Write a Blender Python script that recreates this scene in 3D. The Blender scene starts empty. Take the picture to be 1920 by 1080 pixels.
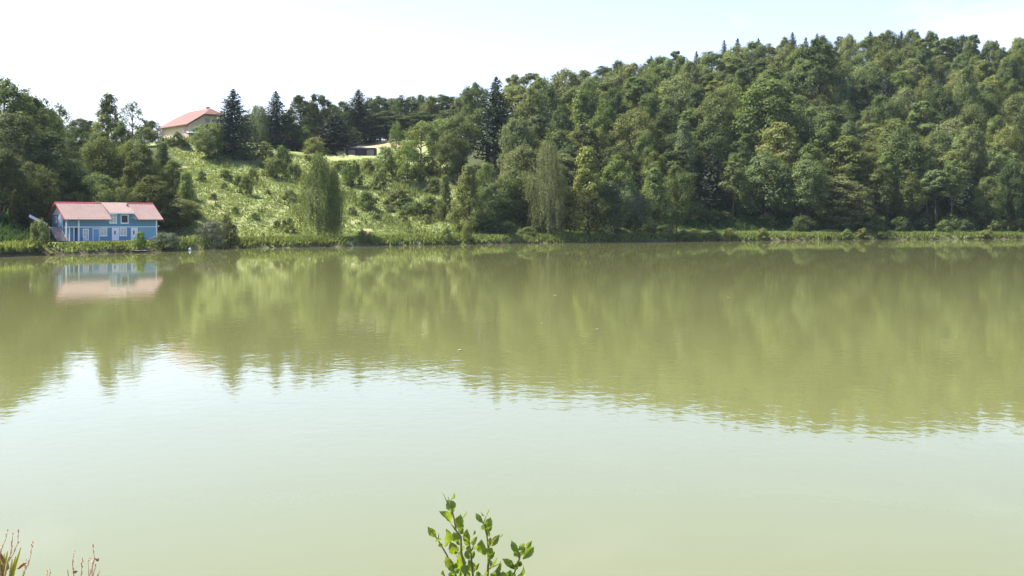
import bpy, math, random
import numpy as np
from mathutils import Vector, Matrix

# ------------------------------------------------------------------ camera, sky, sun, exposure
SC = bpy.context.scene
COL = SC.collection
F, YH, HC = 2059.0, 415.0, 5.0            # focal length in photo pixels, horizon row, eye height over the water
cam = bpy.data.cameras.new('camera'); cam.sensor_width = 36.0
cam.lens = 36.0 * F / 1920.0
cam.shift_y = -(540.0 - YH) / 1920.0
cam.clip_start = 0.1; cam.clip_end = 9000
co = bpy.data.objects.new('camera', cam); COL.objects.link(co)
co.location = (0, 0, HC); co.rotation_euler = (math.radians(90), 0, 0)
SC.camera = co

SUN_AZ, SUN_EL = math.radians(-78), math.radians(55)     # azimuth from +Y towards +X
sdir = Vector((math.sin(SUN_AZ) * math.cos(SUN_EL), math.cos(SUN_AZ) * math.cos(SUN_EL), math.sin(SUN_EL)))
W = bpy.data.worlds.new('World'); SC.world = W; W.use_nodes = True
nt = W.node_tree; nt.nodes.clear()
out = nt.nodes.new('ShaderNodeOutputWorld'); bg = nt.nodes.new('ShaderNodeBackground')
sky = nt.nodes.new('ShaderNodeTexSky'); sky.sky_type = 'NISHITA'; sky.sun_disc = False
sky.sun_elevation = SUN_EL; sky.sun_rotation = SUN_AZ
sky.air_density = 1.0; sky.dust_density = 1.9; sky.ozone_density = 0.7; sky.altitude = 300
# thin cirrus veils, over the whole dome
tc = nt.nodes.new('ShaderNodeTexCoord'); mp = nt.nodes.new('ShaderNodeMapping')
mp.inputs['Scale'].default_value = (1.6, 1.6, 6.5); mp.inputs['Rotation'].default_value = (0.25, 0.35, 0.4)
nz = nt.nodes.new('ShaderNodeTexNoise'); nz.inputs['Scale'].default_value = 2.1; nz.inputs['Detail'].default_value = 7
nz.inputs['Roughness'].default_value = 0.6; nz.inputs['Distortion'].default_value = 0.5
rp = nt.nodes.new('ShaderNodeMapRange'); rp.inputs[1].default_value = 0.50; rp.inputs[2].default_value = 0.80
rp.inputs[3].default_value = 0.0; rp.inputs[4].default_value = 0.11
mx = nt.nodes.new('ShaderNodeMix'); mx.data_type = 'RGBA'; mx.inputs[7].default_value = (16, 16.5, 17, 1)
nt.links.new(tc.outputs['Generated'], mp.inputs[0]); nt.links.new(mp.outputs[0], nz.inputs['Vector'])
nt.links.new(nz.outputs['Fac'], rp.inputs[0]); nt.links.new(rp.outputs[0], mx.inputs[0])
nt.links.new(sky.outputs[0], mx.inputs[6]); wb = nt.nodes.new('ShaderNodeMix'); wb.data_type = 'RGBA'; wb.blend_type = 'MULTIPLY'; wb.inputs[0].default_value = 1.0
wb.inputs[7].default_value = (1.02, .935, 1.05, 1)                 # the camera's neutral white balance
nt.links.new(mx.outputs[2], wb.inputs[6]); nt.links.new(wb.outputs[2], bg.inputs[0])
bg.inputs[1].default_value = 0.113
nt.links.new(bg.outputs[0], out.inputs[0])

sl = bpy.data.lights.new('sun', 'SUN'); sl.energy = 5.0; sl.angle = math.radians(0.53); sl.color = (1.0, 0.95, 0.86)
so = bpy.data.objects.new('sun', sl); COL.objects.link(so)
so.rotation_euler = sdir.to_track_quat('Z', 'Y').to_euler(); so.location = sdir * 300

SC.view_settings.view_transform = 'Standard'; SC.view_settings.look = 'None'
SC.view_settings.gamma = 1.0; SC.view_settings.use_curve_mapping = False
SC.view_settings.exposure = 1.5
SC.cycles.use_denoising = True
SC.cycles.max_bounces = 8; SC.cycles.transparent_max_bounces = 8
SC.cycles.diffuse_bounces = 3; SC.cycles.glossy_bounces = 3; SC.cycles.transmission_bounces = 4; SC.cycles.volume_bounces = 1

rng = np.random.default_rng(7)
random.seed(7)

def at(px, py, Y):
    return Vector(((px - 960) / F * Y, Y, HC + (YH - py) * Y / F))

# ------------------------------------------------------------------ helpers
def tag(o, label=None, cat=None, group=None, kind=None):
    if label: o['label'] = label
    if cat: o['category'] = cat
    if group: o['group'] = group
    if kind: o['kind'] = kind
    return o

def empty(name, loc=(0, 0, 0), rz=0.0):
    o = bpy.data.objects.new(name, None); COL.objects.link(o)
    o.location = loc; o.rotation_euler = (0, 0, rz); o.empty_display_size = 0.5
    return o

def mesh_np(name, V, Fc, mat, smooth=False):
    """V (n,3), Fc (m,k) arrays"""
    me = bpy.data.meshes.new(name)
    V = np.asarray(V, np.float32); Fc = np.asarray(Fc, np.int32)
    m, k = Fc.shape
    me.vertices.add(len(V)); me.vertices.foreach_set('co', V.ravel())
    me.loops.add(m * k); me.loops.foreach_set('vertex_index', Fc.ravel())
    me.polygons.add(m); me.polygons.foreach_set('loop_start', np.arange(m, dtype=np.int32) * k)
    me.polygons.foreach_set('loop_total', np.full(m, k, np.int32))
    if smooth: me.polygons.foreach_set('use_smooth', np.ones(m, bool))
    me.update(calc_edges=True)
    if mat: me.materials.append(mat)
    return me

def link(name, me, parent=None):
    o = bpy.data.objects.new(name, me); COL.objects.link(o)
    if parent is not None: o.parent = parent
    return o

class MB:
    def __init__(s): s.v = []; s.f = []
    def box(s, x0, x1, y0, y1, z0, z1):
        n = len(s.v)
        s.v += [(x0,y0,z0),(x1,y0,z0),(x1,y1,z0),(x0,y1,z0),(x0,y0,z1),(x1,y0,z1),(x1,y1,z1),(x0,y1,z1)]
        s.f += [tuple(n+i for i in q) for q in ((0,3,2,1),(4,5,6,7),(0,1,5,4),(1,2,6,5),(2,3,7,6),(3,0,4,7))]
        return s
    def slab(s, pts, d):
        """polygon pts extruded by vector d"""
        n = len(s.v); k = len(pts); d = Vector(d)
        s.v += [tuple(p) for p in pts] + [tuple(Vector(p) + d) for p in pts]
        s.f.append(tuple(n + i for i in range(k))[::-1]); s.f.append(tuple(n + k + i for i in range(k)))
        for i in range(k):
            j = (i + 1) % k
            s.f.append((n+i, n+j, n+k+j, n+k+i))
        return s
    def tube(s, pts, rad, seg=7, cap=True):
        pts = [Vector(p) for p in pts]; n0 = len(s.v); k = len(pts)
        for i, p in enumerate(pts):
            t = (pts[min(i+1, k-1)] - pts[max(i-1, 0)]).normalized()
            a = t.orthogonal().normalized() if abs(t.z) < .9 else Vector((1,0,0)).cross(t).normalized()
            b = t.cross(a)
            r = rad[i] if hasattr(rad, '__len__') else rad
            for q in range(seg):
                w = 2*math.pi*q/seg
                s.v.append(tuple(p + a*(r*math.cos(w)) + b*(r*math.sin(w))))
        for i in range(k-1):
            for q in range(seg):
                q2 = (q+1) % seg
                s.f.append((n0+i*seg+q, n0+i*seg+q2, n0+(i+1)*seg+q2, n0+(i+1)*seg+q))
        if cap:
            s.f.append(tuple(n0+q for q in range(seg))[::-1]); s.f.append(tuple(n0+(k-1)*seg+q for q in range(seg)))
        return s
    def mesh(s, name, mat, smooth=False):
        me = bpy.data.meshes.new(name); me.from_pydata(s.v, [], s.f); me.update()
        if smooth:
            for p in me.polygons: p.use_smooth = True
        me.materials.append(mat); return me
    def build(s, name, mat, parent=None, smooth=False):
        return link(name, s.mesh(name, mat, smooth), parent)

def ordinal(n):
    return f"{n}{'th' if 10 <= n % 100 <= 20 else {1:'st',2:'nd',3:'rd'}.get(n % 10,'th')}"

# ------------------------------------------------------------------ materials
def new_mat(name):
    m = bpy.data.materials.new(name); m.use_nodes = True
    t = m.node_tree; t.nodes.clear()
    return m, t, t.nodes.new('ShaderNodeOutputMaterial')

def N(t, kind, **kw):
    n = t.nodes.new(kind)
    for k, v in kw.items():
        if k.startswith('i_'): n.inputs[int(k[2:]) if k[2:].isdigit() else k[2:].replace('_', ' ')].default_value = v
        else: setattr(n, k, v)
    return n

def plain(name, col, rough=0.6, spec=0.4, var=0.18, scale=3.0, bump=0.0, metal=0.0, coord='Object'):
    """colour broken up by two noise layers, with some relief"""
    m, t, o = new_mat(name); L = t.links.new
    p = N(t, 'ShaderNodeBsdfPrincipled'); p.inputs['Roughness'].default_value = rough
    p.inputs['Specular IOR Level'].default_value = spec; p.inputs['Metallic'].default_value = metal
    tcn = N(t, 'ShaderNodeTexCoord')
    n1 = N(t, 'ShaderNodeTexNoise', i_Scale=scale, i_Detail=6.0, i_Roughness=0.65)
    n2 = N(t, 'ShaderNodeTexNoise', i_Scale=scale*7, i_Detail=3.0)
    L(tcn.outputs[coord], n1.inputs['Vector']); L(tcn.outputs[coord], n2.inputs['Vector'])
    ad = N(t, 'ShaderNodeMath', operation='MULTIPLY_ADD'); ad.inputs[1].default_value = 0.4
    L(n2.outputs['Fac'], ad.inputs[0]); L(n1.outputs['Fac'], ad.inputs[2])
    mr = N(t, 'ShaderNodeMapRange'); mr.inputs[1].default_value = 0.4; mr.inputs[2].default_value = 1.0
    mr.inputs[3].default_value = 1 - var; mr.inputs[4].default_value = 1 + var
    L(ad.outputs[0], mr.inputs[0])
    mm = N(t, 'ShaderNodeMix', data_type='RGBA', blend_type='MULTIPLY'); mm.inputs[0].default_value = 1.0
    mm.inputs[6].default_value = (*col, 1); L(mr.outputs[0], mm.inputs[7])
    L(mm.outputs[2], p.inputs['Base Color'])
    if bump:
        b = N(t, 'ShaderNodeBump'); b.inputs['Strength'].default_value = bump; b.inputs['Distance'].default_value = 0.05
        L(n2.outputs['Fac'], b.inputs['Height']); L(b.outputs[0], p.inputs['Normal'])
    L(p.outputs[0], o.inputs[0])
    return m

def foliage(name, transl=0.40, rough=0.7, spec=0.07, island=0.35, col=None, tcol=(1.25, 1.15, 0.55)):
    """colour comes from the object's own colour (or col), varied per leaf and in patches"""
    m, t, o = new_mat(name); L = t.links.new
    oi = N(t, 'ShaderNodeObjectInfo'); ge = N(t, 'ShaderNodeNewGeometry'); tcn = N(t, 'ShaderNodeTexCoord')
    nzz = N(t, 'ShaderNodeTexNoise', i_Scale=0.45, i_Detail=3.0)
    L(tcn.outputs['Object'], nzz.inputs['Vector'])
    m1 = N(t, 'ShaderNodeMapRange'); m1.inputs[3].default_value = 1 - island; m1.inputs[4].default_value = 1 + island
    L(ge.outputs['Random Per Island'], m1.inputs[0])
    m2 = N(t, 'ShaderNodeMapRange'); m2.inputs[1].default_value = 0.3; m2.inputs[2].default_value = 0.7
    m2.inputs[3].default_value = 0.78; m2.inputs[4].default_value = 1.22
    L(nzz.outputs['Fac'], m2.inputs[0])
    mu = N(t, 'ShaderNodeMath', operation='MULTIPLY'); L(m1.outputs[0], mu.inputs[0]); L(m2.outputs[0], mu.inputs[1])
    mc = N(t, 'ShaderNodeMix', data_type='RGBA', blend_type='MULTIPLY'); mc.inputs[0].default_value = 1.0
    if col is None: L(oi.outputs['Color'], mc.inputs[6])
    else: mc.inputs[6].default_value = (*col, 1)
    L(mu.outputs[0], mc.inputs[7])
    hs = N(t, 'ShaderNodeHueSaturation'); L(mc.outputs[2], hs.inputs['Color'])
    m3 = N(t, 'ShaderNodeMapRange'); m3.inputs[3].default_value = 0.502; m3.inputs[4].default_value = 0.515
    L(oi.outputs['Random'], m3.inputs[0]); L(m3.outputs[0], hs.inputs['Hue'])
    p = N(t, 'ShaderNodeBsdfPrincipled'); p.inputs['Roughness'].default_value = rough
    p.inputs['Specular IOR Level'].default_value = spec
    L(hs.outputs[0], p.inputs['Base Color'])
    tr = N(t, 'ShaderNodeBsdfTranslucent')
    tm = N(t, 'ShaderNodeMix', data_type='RGBA', blend_type='MULTIPLY'); tm.inputs[0].default_value = 1.0
    tm.inputs[7].default_value = (*tcol, 1); L(hs.outputs[0], tm.inputs[6]); L(tm.outputs[2], tr.inputs[0])
    ms = N(t, 'ShaderNodeMixShader'); ms.inputs[0].default_value = transl
    L(p.outputs[0], ms.inputs[1]); L(tr.outputs[0], ms.inputs[2]); L(ms.outputs[0], o.inputs[0])
    return m

M = {}
M['leaf'] = foliage('broadleaf_foliage')
M['needle'] = foliage('conifer_needles', transl=0.12, rough=0.6, spec=0.2, island=0.3)
M['willowleaf'] = foliage('willow_foliage', transl=0.3, rough=0.55, spec=0.12, island=0.4)
M['grass'] = foliage('grass_blades', transl=0.35, island=0.14, col=(0.205, 0.25, 0.095))
M['weed'] = foliage('shore_weeds', transl=0.35, island=0.5, col=(0.15, 0.19, 0.062))
M['scrub'] = foliage('scrub_leaves', transl=0.34, island=0.3, col=(0.155, 0.19, 0.075))
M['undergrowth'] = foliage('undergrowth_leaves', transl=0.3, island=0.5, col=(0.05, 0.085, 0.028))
M['bark'] = plain('bark', (0.075, 0.06, 0.048), 0.9, 0.1, 0.4, 2.0, 0.6)
M['greybark'] = plain('grey_bark', (0.17, 0.155, 0.135), 0.85, 0.1, 0.4, 2.5, 0.4)
M['palebark'] = plain('pale_bark', (0.30, 0.28, 0.25), 0.85, 0.1, 0.5, 2.5, 0.4)

# terrain: meadow, forest floor, bare soil and shore mud from the 'cover' attribute
m, t, o = new_mat('ground'); L = t.links.new
at_ = N(t, 'ShaderNodeVertexColor', layer_name='cover'); sp = N(t, 'ShaderNodeSeparateColor'); L(at_.outputs[0], sp.inputs[0])
tcn = N(t, 'ShaderNodeTexCoord')
na = N(t, 'ShaderNodeTexNoise', i_Scale=0.09, i_Detail=8.0, i_Roughness=0.7); L(tcn.outputs['Object'], na.inputs['Vector'])
nb = N(t, 'ShaderNodeTexNoise', i_Scale=0.9, i_Detail=6.0, i_Roughness=0.7); L(tcn.outputs['Object'], nb.inputs['Vector'])
r1 = N(t, 'ShaderNodeValToRGB'); L(na.outputs['Fac'], r1.inputs[0])
e = r1.color_ramp.elements; e[0].position = 0.32; e[0].color = (0.175, 0.215, 0.085, 1); e[1].position = 0.72; e[1].color = (0.29, 0.295, 0.135, 1)
x = r1.color_ramp.elements.new(0.52); x.color = (0.225, 0.26, 0.105, 1)
r2 = N(t, 'ShaderNodeMapRange'); r2.inputs[1].default_value = 0.3; r2.inputs[2].default_value = 0.75; r2.inputs[3].default_value = 0.7; r2.inputs[4].default_value = 1.3
L(nb.outputs['Fac'], r2.inputs[0])
mg = N(t, 'ShaderNodeMix', data_type='RGBA', blend_type='MULTIPLY'); mg.inputs[0].default_value = 1
L(r1.outputs[0], mg.inputs[6]); L(r2.outputs[0], mg.inputs[7])
ff = N(t, 'ShaderNodeMix', data_type='RGBA'); ff.inputs[6].default_value = (0.055, 0.05, 0.03, 1); ff.inputs[7].default_value = (0.05, 0.075, 0.025, 1)
L(nb.outputs['Fac'], ff.inputs[0])
x1 = N(t, 'ShaderNodeMix', data_type='RGBA'); L(sp.outputs[0], x1.inputs[0]); L(ff.outputs[2], x1.inputs[6]); L(mg.outputs[2], x1.inputs[7])
sf = N(t, 'ShaderNodeMix', data_type='RGBA'); sf.inputs[6].default_value = (0.24, 0.185, 0.11, 1); sf.inputs[7].default_value = (0.34, 0.27, 0.16, 1)
L(nb.outputs['Fac'], sf.inputs[0])
x2 = N(t, 'ShaderNodeMix', data_type='RGBA'); L(sp.outputs[1], x2.inputs[0]); L(x1.outputs[2], x2.inputs[6]); L(sf.outputs[2], x2.inputs[7])
mf = N(t, 'ShaderNodeMix', data_type='RGBA'); mf.inputs[6].default_value = (0.05, 0.038, 0.026, 1); mf.inputs[7].default_value = (0.095, 0.07, 0.048, 1)
L(nb.outputs['Fac'], mf.inputs[0])
x3 = N(t, 'ShaderNodeMix', data_type='RGBA'); L(sp.outputs[2], x3.inputs[0]); L(x2.outputs[2], x3.inputs[6]); L(mf.outputs[2], x3.inputs[7])
p = N(t, 'ShaderNodeBsdfPrincipled'); p.inputs['Roughness'].default_value = 0.95; p.inputs['Specular IOR Level'].default_value = 0.1
L(x3.outputs[2], p.inputs['Base Color'])
b = N(t, 'ShaderNodeBump'); b.inputs['Strength'].default_value = 0.8; b.inputs['Distance'].default_value = 0.35
L(nb.outputs['Fac'], b.inputs['Height']); L(b.outputs[0], p.inputs['Normal']); L(p.outputs[0], o.inputs[0])
M['ground'] = m

# water: murky green body under a reflecting skin, rippled in patches by a light breeze
m, t, o = new_mat('lake_water'); L = t.links.new
p = N(t, 'ShaderNodeBsdfPrincipled'); p.inputs['IOR'].default_value = 1.33; p.inputs['Roughness'].default_value = 0.02
p.inputs['Specular IOR Level'].default_value = 0.5
ge = N(t, 'ShaderNodeNewGeometry')
nw = N(t, 'ShaderNodeTexNoise', i_Scale=0.02, i_Detail=4.0); L(ge.outputs['Position'], nw.inputs['Vector'])
wc = N(t, 'ShaderNodeMix', data_type='RGBA'); wc.inputs[6].default_value = (0.124, 0.135, 0.046, 1); wc.inputs[7].default_value = (0.138, 0.147, 0.056, 1)
L(nw.outputs['Fac'], wc.inputs[0]); L(wc.outputs[2], p.inputs['Base Color'])
mpw = N(t, 'ShaderNodeMapping'); mpw.inputs['Scale'].default_value = (1.0, 0.75, 1.0); L(ge.outputs['Position'], mpw.inputs['Vector'])
w1 = N(t, 'ShaderNodeTexNoise', i_Scale=2.6, i_Detail=3.0, i_Roughness=0.5, i_Distortion=0.3); L(mpw.outputs[0], w1.inputs['Vector'])
w2 = N(t, 'ShaderNodeTexNoise', i_Scale=0.55, i_Detail=2.0); L(mpw.outputs[0], w2.inputs['Vector'])
wa = N(t, 'ShaderNodeMath', operation='MULTIPLY_ADD'); wa.inputs[1].default_value = 1.6; L(w2.outputs['Fac'], wa.inputs[0]); L(w1.outputs['Fac'], wa.inputs[2])
npz = N(t, 'ShaderNodeTexNoise', i_Scale=0.035, i_Detail=3.0, i_Distortion=0.6); L(ge.outputs['Position'], npz.inputs['Vector'])
pr = N(t, 'ShaderNodeMapRange'); pr.inputs[1].default_value = 0.42; pr.inputs[2].default_value = 0.68; pr.inputs[3].default_value = 0.55; pr.inputs[4].default_value = 1.0
L(npz.outputs['Fac'], pr.inputs[0])
sx = N(t, 'ShaderNodeSeparateXYZ'); L(ge.outputs['Position'], sx.inputs[0])
br = N(t, 'ShaderNodeMapRange', interpolation_type='SMOOTHSTEP'); br.inputs[1].default_value = 18; br.inputs[2].default_value = 150; br.inputs[3].default_value = 1.0; br.inputs[4].default_value = 0.2
L(sx.outputs[1], br.inputs[0])
bn = N(t, 'ShaderNodeMapRange', interpolation_type='SMOOTHSTEP'); bn.inputs[1].default_value = 14; bn.inputs[2].default_value = 34; bn.inputs[3].default_value = .12; bn.inputs[4].default_value = 1.0
L(sx.outputs[1], bn.inputs[0])
b0 = N(t, 'ShaderNodeMath', operation='MULTIPLY'); L(bn.outputs[0], b0.inputs[0]); L(br.outputs[0], b0.inputs[1])
gm = N(t, 'ShaderNodeMapping', vector_type='POINT'); gm.inputs['Location'].default_value = (4.0*1.3, -18.6*.36, 0); gm.inputs['Scale'].default_value = (1.3, .36, 0); L(ge.outputs['Position'], gm.inputs['Vector'])
gl = N(t, 'ShaderNodeVectorMath', operation='LENGTH'); L(gm.outputs[0], gl.inputs[0])
gp = N(t, 'ShaderNodeMapRange', interpolation_type='SMOOTHSTEP'); gp.inputs[1].default_value = .5; gp.inputs[2].default_value = 1.0; gp.inputs[3].default_value = .9; gp.inputs[4].default_value = 0; L(gl.outputs['Value'], gp.inputs[0])
b1_ = N(t, 'ShaderNodeMath', operation='ADD'); L(b0.outputs[0], b1_.inputs[0]); L(gp.outputs[0], b1_.inputs[1])
bm_ = N(t, 'ShaderNodeMath', operation='MULTIPLY'); L(pr.outputs[0], bm_.inputs[0]); L(b1_.outputs[0], bm_.inputs[1])
bs = N(t, 'ShaderNodeMath', operation='MULTIPLY'); L(bm_.outputs[0], bs.inputs[0]); bs.inputs[1].default_value = 0.0066
bw = N(t, 'ShaderNodeBump'); bw.inputs['Strength'].default_value = 1.0
L(bs.outputs[0], bw.inputs['Distance']); L(wa.outputs[0], bw.inputs['Height']); L(bw.outputs[0], p.inputs['Normal'])
L(p.outputs[0], o.inputs[0])
M['water'] = m

# ------------------------------------------------------------------ terrain
PROF = [
 (-700, 120, [(128,2),(150,8),(190,18),(240,27),(300,34),(400,38)]),
 (-300, 140, [(148,2),(168,8),(200,18),(240,27),(300,34),(400,38)]),
 (0,    154, [(159,1.3),(172,2.5),(190,7),(220,15),(260,23),(310,29),(400,33)]),
 (100,  163, [(167,1.5),(190,1.7),(200,3.5),(225,10),(265,19),(310,27.5),(400,31)]),
 (200,  172, [(176,1.5),(203,1.7),(212,4),(240,11),(275,20),(312,27.5),(400,31)]),
 (300,  181, [(185,1.5),(208,1.8),(216,4),(245,12),(280,21),(312,27.7),(330,28.2),(400,32)]),
 (450,  203, [(206,1.3),(226,1.9),(235,4),(265,12.5),(300,22.5),(318,26),(345,27.5),(400,32)]),
 (600,  214, [(217,1.3),(234,1.8),(243,4),(275,12),(310,21.5),(330,25),(350,27),(390,33)]),
 (850,  234, [(237,1.4),(250,2),(262,5),(290,13),(325,22),(350,28),(390,34),(450,38)]),
 (1000, 251, [(254,1.4),(262,2),(300,11.5),(350,27),(430,42),(480,46),(560,47)]),
 (1220, 266, [(269,1.4),(278,2),(305,10),(360,29),(430,47),(475,54),(560,55)]),
 (1450, 282, [(285,1.4),(297,2.2),(310,6),(360,28),(430,51),(480,63),(560,66)]),
 (1650, 297, [(300,1.4),(312,2.2),(325,6),(380,31),(440,54),(490,68.5),(560,72)]),
 (1920, 312, [(315,1.4),(327,2.2),(340,6),(400,33),(460,56),(500,65),(560,68)]),
 (2300, 335, [(338,1.4),(350,2),(420,30),(480,52),(520,60),(600,64)]),
 (2700, 350, [(353,1.4),(365,2),(430,30),(490,50),(530,56),(600,58)]),
]
R44, R40 = math.radians(44), math.radians(40.5)
PADS = [(-76, 187, R44, -2, 18, -3.5, 8, 1.62, 5), (-91.3, 310, R40, -2, 17, -4, 20, 27.7, 8),
        (-81, 338, 0, -1, 22, -1.5, 8, 25.8, 6), (-50.3, 332, 0, -1, 10, -1.5, 6, 24.6, 5), (-42.9, 196, R44, 0, 0, 0, 0, 1.6, .1)]
PU = np.array([(c[0] - 960) / F for c in PROF])
def wob(x, y, s=1.0):
    return (np.sin(x*.11*s+1.3)*np.cos(y*.093*s+.4) + .55*np.sin(x*.23*s+y*.19*s) + .3*np.sin(x*.47*s-y*.41*s+2.1))
def shore(u):
    return np.interp(u, PU, [c[1] for c in PROF])
def swob(X): return .9*np.sin(X*.21) + .6*np.sin(X*.37+1.2) + .45*np.sin(X*.83+1) + .2*np.sin(X*2.1)
def height(X, Y):
    X = np.atleast_1d(np.asarray(X, float)); Y = np.atleast_1d(np.asarray(Y, float))
    u = np.clip(X / np.maximum(Y, 1.0), PU[0], PU[-1])
    S = shore(u) + swob(X)
    zs = []
    for px, s0, pr_ in PROF:
        d = np.array([0, 2.5] + [q[0] - s0 for q in pr_] ); z = np.array([0.45, 0.95] + [q[1] for q in pr_])
        d[1] = min(1.1, d[2]*.4)
        d = np.concatenate([[-8, -1.0, -0.02], d[0:], [2500]]); d[3] = 0.25
        z = np.concatenate([[-2.5, -.35, -.05], z, [z[-1]]])
        zs.append(np.interp(Y - S, d, z))
    zs = np.array(zs)
    i = np.clip(np.searchsorted(PU, u) - 1, 0, len(PU) - 2)
    w = (u - PU[i]) / (PU[i+1] - PU[i])
    idx = np.arange(len(u))
    z = zs[i, idx]*(1-w) + zs[i+1, idx]*w
    land = np.clip((Y - S - 3) / 25, 0, 1)
    z = z + land*.55*wob(X, Y)
    bank = np.interp(Y, [-400, 1.5, 4, 10.5, 13, 22], [3.4, 3.4, 2.35, -.1, -1.0, -2.5]) + .05*wob(X*6, Y*6)*np.clip((12 - Y)/4, 0, 1)
    for ox, oy, rz, x0, x1, y0, y1, pz, soft in PADS:      # levelled building plots
        c_, s_2 = math.cos(rz), math.sin(rz)
        lx = (X - ox)*c_ + (Y - oy)*s_2; ly = -(X - ox)*s_2 + (Y - oy)*c_
        dd = np.maximum(np.maximum(np.maximum(x0 - lx, lx - x1), np.maximum(y0 - ly, ly - y1)), 0)
        w_ = np.clip(1 - dd/soft, 0, 1); w_ = w_*w_*(3 - 2*w_)
        z = np.where(Y > 100, z*(1 - w_) + pz*w_, z)
    return np.where(Y < 22, bank, z)
def gz(x, y): return float(height(x, y)[0])
def ground_hit(px, py, y0=150, y1=520):
    u = (px - 960)/F; Y = np.linspace(y0, y1, 800)
    z = height(u*Y, Y); line = HC + (YH - py)*Y/F
    k = np.argmax(z >= line)
    return float(Y[k])
def axis(parts):
    a = []
    for s, e_, st in parts: a += list(np.arange(s, e_, st))
    return np.array(a)
gx = np.concatenate([-np.geomspace(2600, 155, 16), axis([(-150, 260, 2.0)]), np.geomspace(262, 2600, 16)])
gy = np.concatenate([[-900, -400, -150, -60, -25], axis([(-12, 16, .8), (16, 118, 8), (118, 345, 1.7), (345, 520, 4)]), np.geomspace(522, 2600, 18)])
GX, GY = np.meshgrid(gx, gy)
GZ = height(GX.ravel(), GY.ravel())
nx, ny = len(gx), len(gy)
ii = (np.arange(ny-1)[:, None]*nx + np.arange(nx-1)[None, :]).ravel()
me = mesh_np('ground', np.column_stack([GX.ravel(), GY.ravel(), GZ]), np.column_stack([ii, ii+1, ii+nx+1, ii+nx]), M['ground'], True)
def cover(X, Y, Z):
    u = X/np.maximum(Y, 1); px = 960 + u*F; S = shore(u)
    d = Y - S
    left = 300 + np.clip((285 - Y), 0, 80)*.62          # meadow's left edge in column units
    right = 905 - np.clip((Y - 260), 0, 100)*1.0
    jit = 14*wob(X*2, Y*2)
    mead = np.clip((px - left + jit)/25, 0, 1)*np.clip((right - px + jit)/30, 0, 1)
    plate = np.clip((Y - 296)/8, 0, 1)*np.clip((px - 255)/20, 0, 1)*np.clip((860 - px)/30, 0, 1)
    strip = np.clip((17 - d)/4, 0, 1)*np.clip(d/1.2, 0, 1)*np.clip((px-60)/25, 0, 1)
    g = np.maximum(np.maximum(mead, strip*np.where(px > 900, .5, .8)), plate)
    g = np.where(Y < 20, 1, g)
    field = np.clip((Y - 352)/8, 0, 1)*np.clip((px - 640)/15, 0, 1)*np.clip((800 - px)/20, 0, 1)
    scar = np.clip(wob(X*1.7+4, Y*1.1) - 1.15, 0, .7)*mead
    soil = np.maximum(field*.75, scar)
    mud = np.clip((0.62 - Z)/.25, 0, 1)*(Y > 60) + np.clip((.3 - Z)/.3, 0, 1)*(Y < 20)
    return g, soil, np.clip(mud, 0, 1)
g_, s_, mu_ = cover(GX.ravel(), GY.ravel(), GZ)
ca = me.color_attributes.new('cover', 'FLOAT_COLOR', 'POINT')
ca.data.foreach_set('color', np.column_stack([g_, s_, mu_, np.ones_like(g_)]).astype(np.float32).ravel())
tag(link('ground', me), 'grassy lake shore rising into wooded hills', kind='structure')

wm = mesh_np('lake_water', [(-2550, 2, 0), (2550, 2, 0), (2550, 480, 0), (-2550, 480, 0)], [(0, 1, 2, 3)], M['water'])
tag(link('lake_water', wm), 'calm murky green lake', kind='structure')

# dirt path along the far shore
M['path'] = plain('dirt_path', (0.42, 0.33, 0.21), 0.95, 0.1, 0.3, 1.2, 0.5, coord='Object')
pv, pf = [], []
pp = [(-62, 0), ]
for k in range(121):
    px = 318 + k*2.32
    u = (px - 960)/F; Yc = float(np.interp(px, [300, 340, 450, 520, 600], [205, 209, 222.5, 227.5, 231]))
    wd = 1.0 + .25*math.sin(k*.5)
    for q in (-1, -.33, .33, 1):
        Y = Yc + q*wd; X = u*Yc + q*.15; pv.append((X, Y, gz(X, Y) + .05))
    if k:
        for q in range(3):
            a = (k-1)*4 + q; pf.append((a, a+4, a+5, a+1))
tag(link('path', mesh_np('path', pv, pf, M['path'], True)), 'pale dirt path along the far shore', kind='structure')

# ------------------------------------------------------------------ vegetation prototypes
def leaves(P, Nrm, size, aspect=1.0, jit=0.25, r=rng):
    """rhombic leaf faces at P with normals Nrm"""
    n = len(P)
    Nn = Nrm/np.maximum(np.linalg.norm(Nrm, axis=1, keepdims=True), 1e-6)
    R = r.normal(size=(n, 3)); A = np.cross(Nn, R); A /= np.maximum(np.linalg.norm(A, axis=1, keepdims=True), 1e-6)
    B = np.cross(Nn, A)
    s = size*(1 + jit*r.normal(size=(n, 1)).clip(-2, 2))
    V = np.stack([P - A*s, P - B*s*.55*aspect + Nn*s*.12, P + A*s, P + B*s*.55*aspect + Nn*s*.12], 1).reshape(-1, 3)
    Fc = np.arange(4*n).reshape(n, 4)
    return V, Fc

def sph(n, r):
    v = r.normal(size=(n, 3)); return v/np.linalg.norm(v, axis=1, keepdims=True)

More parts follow.
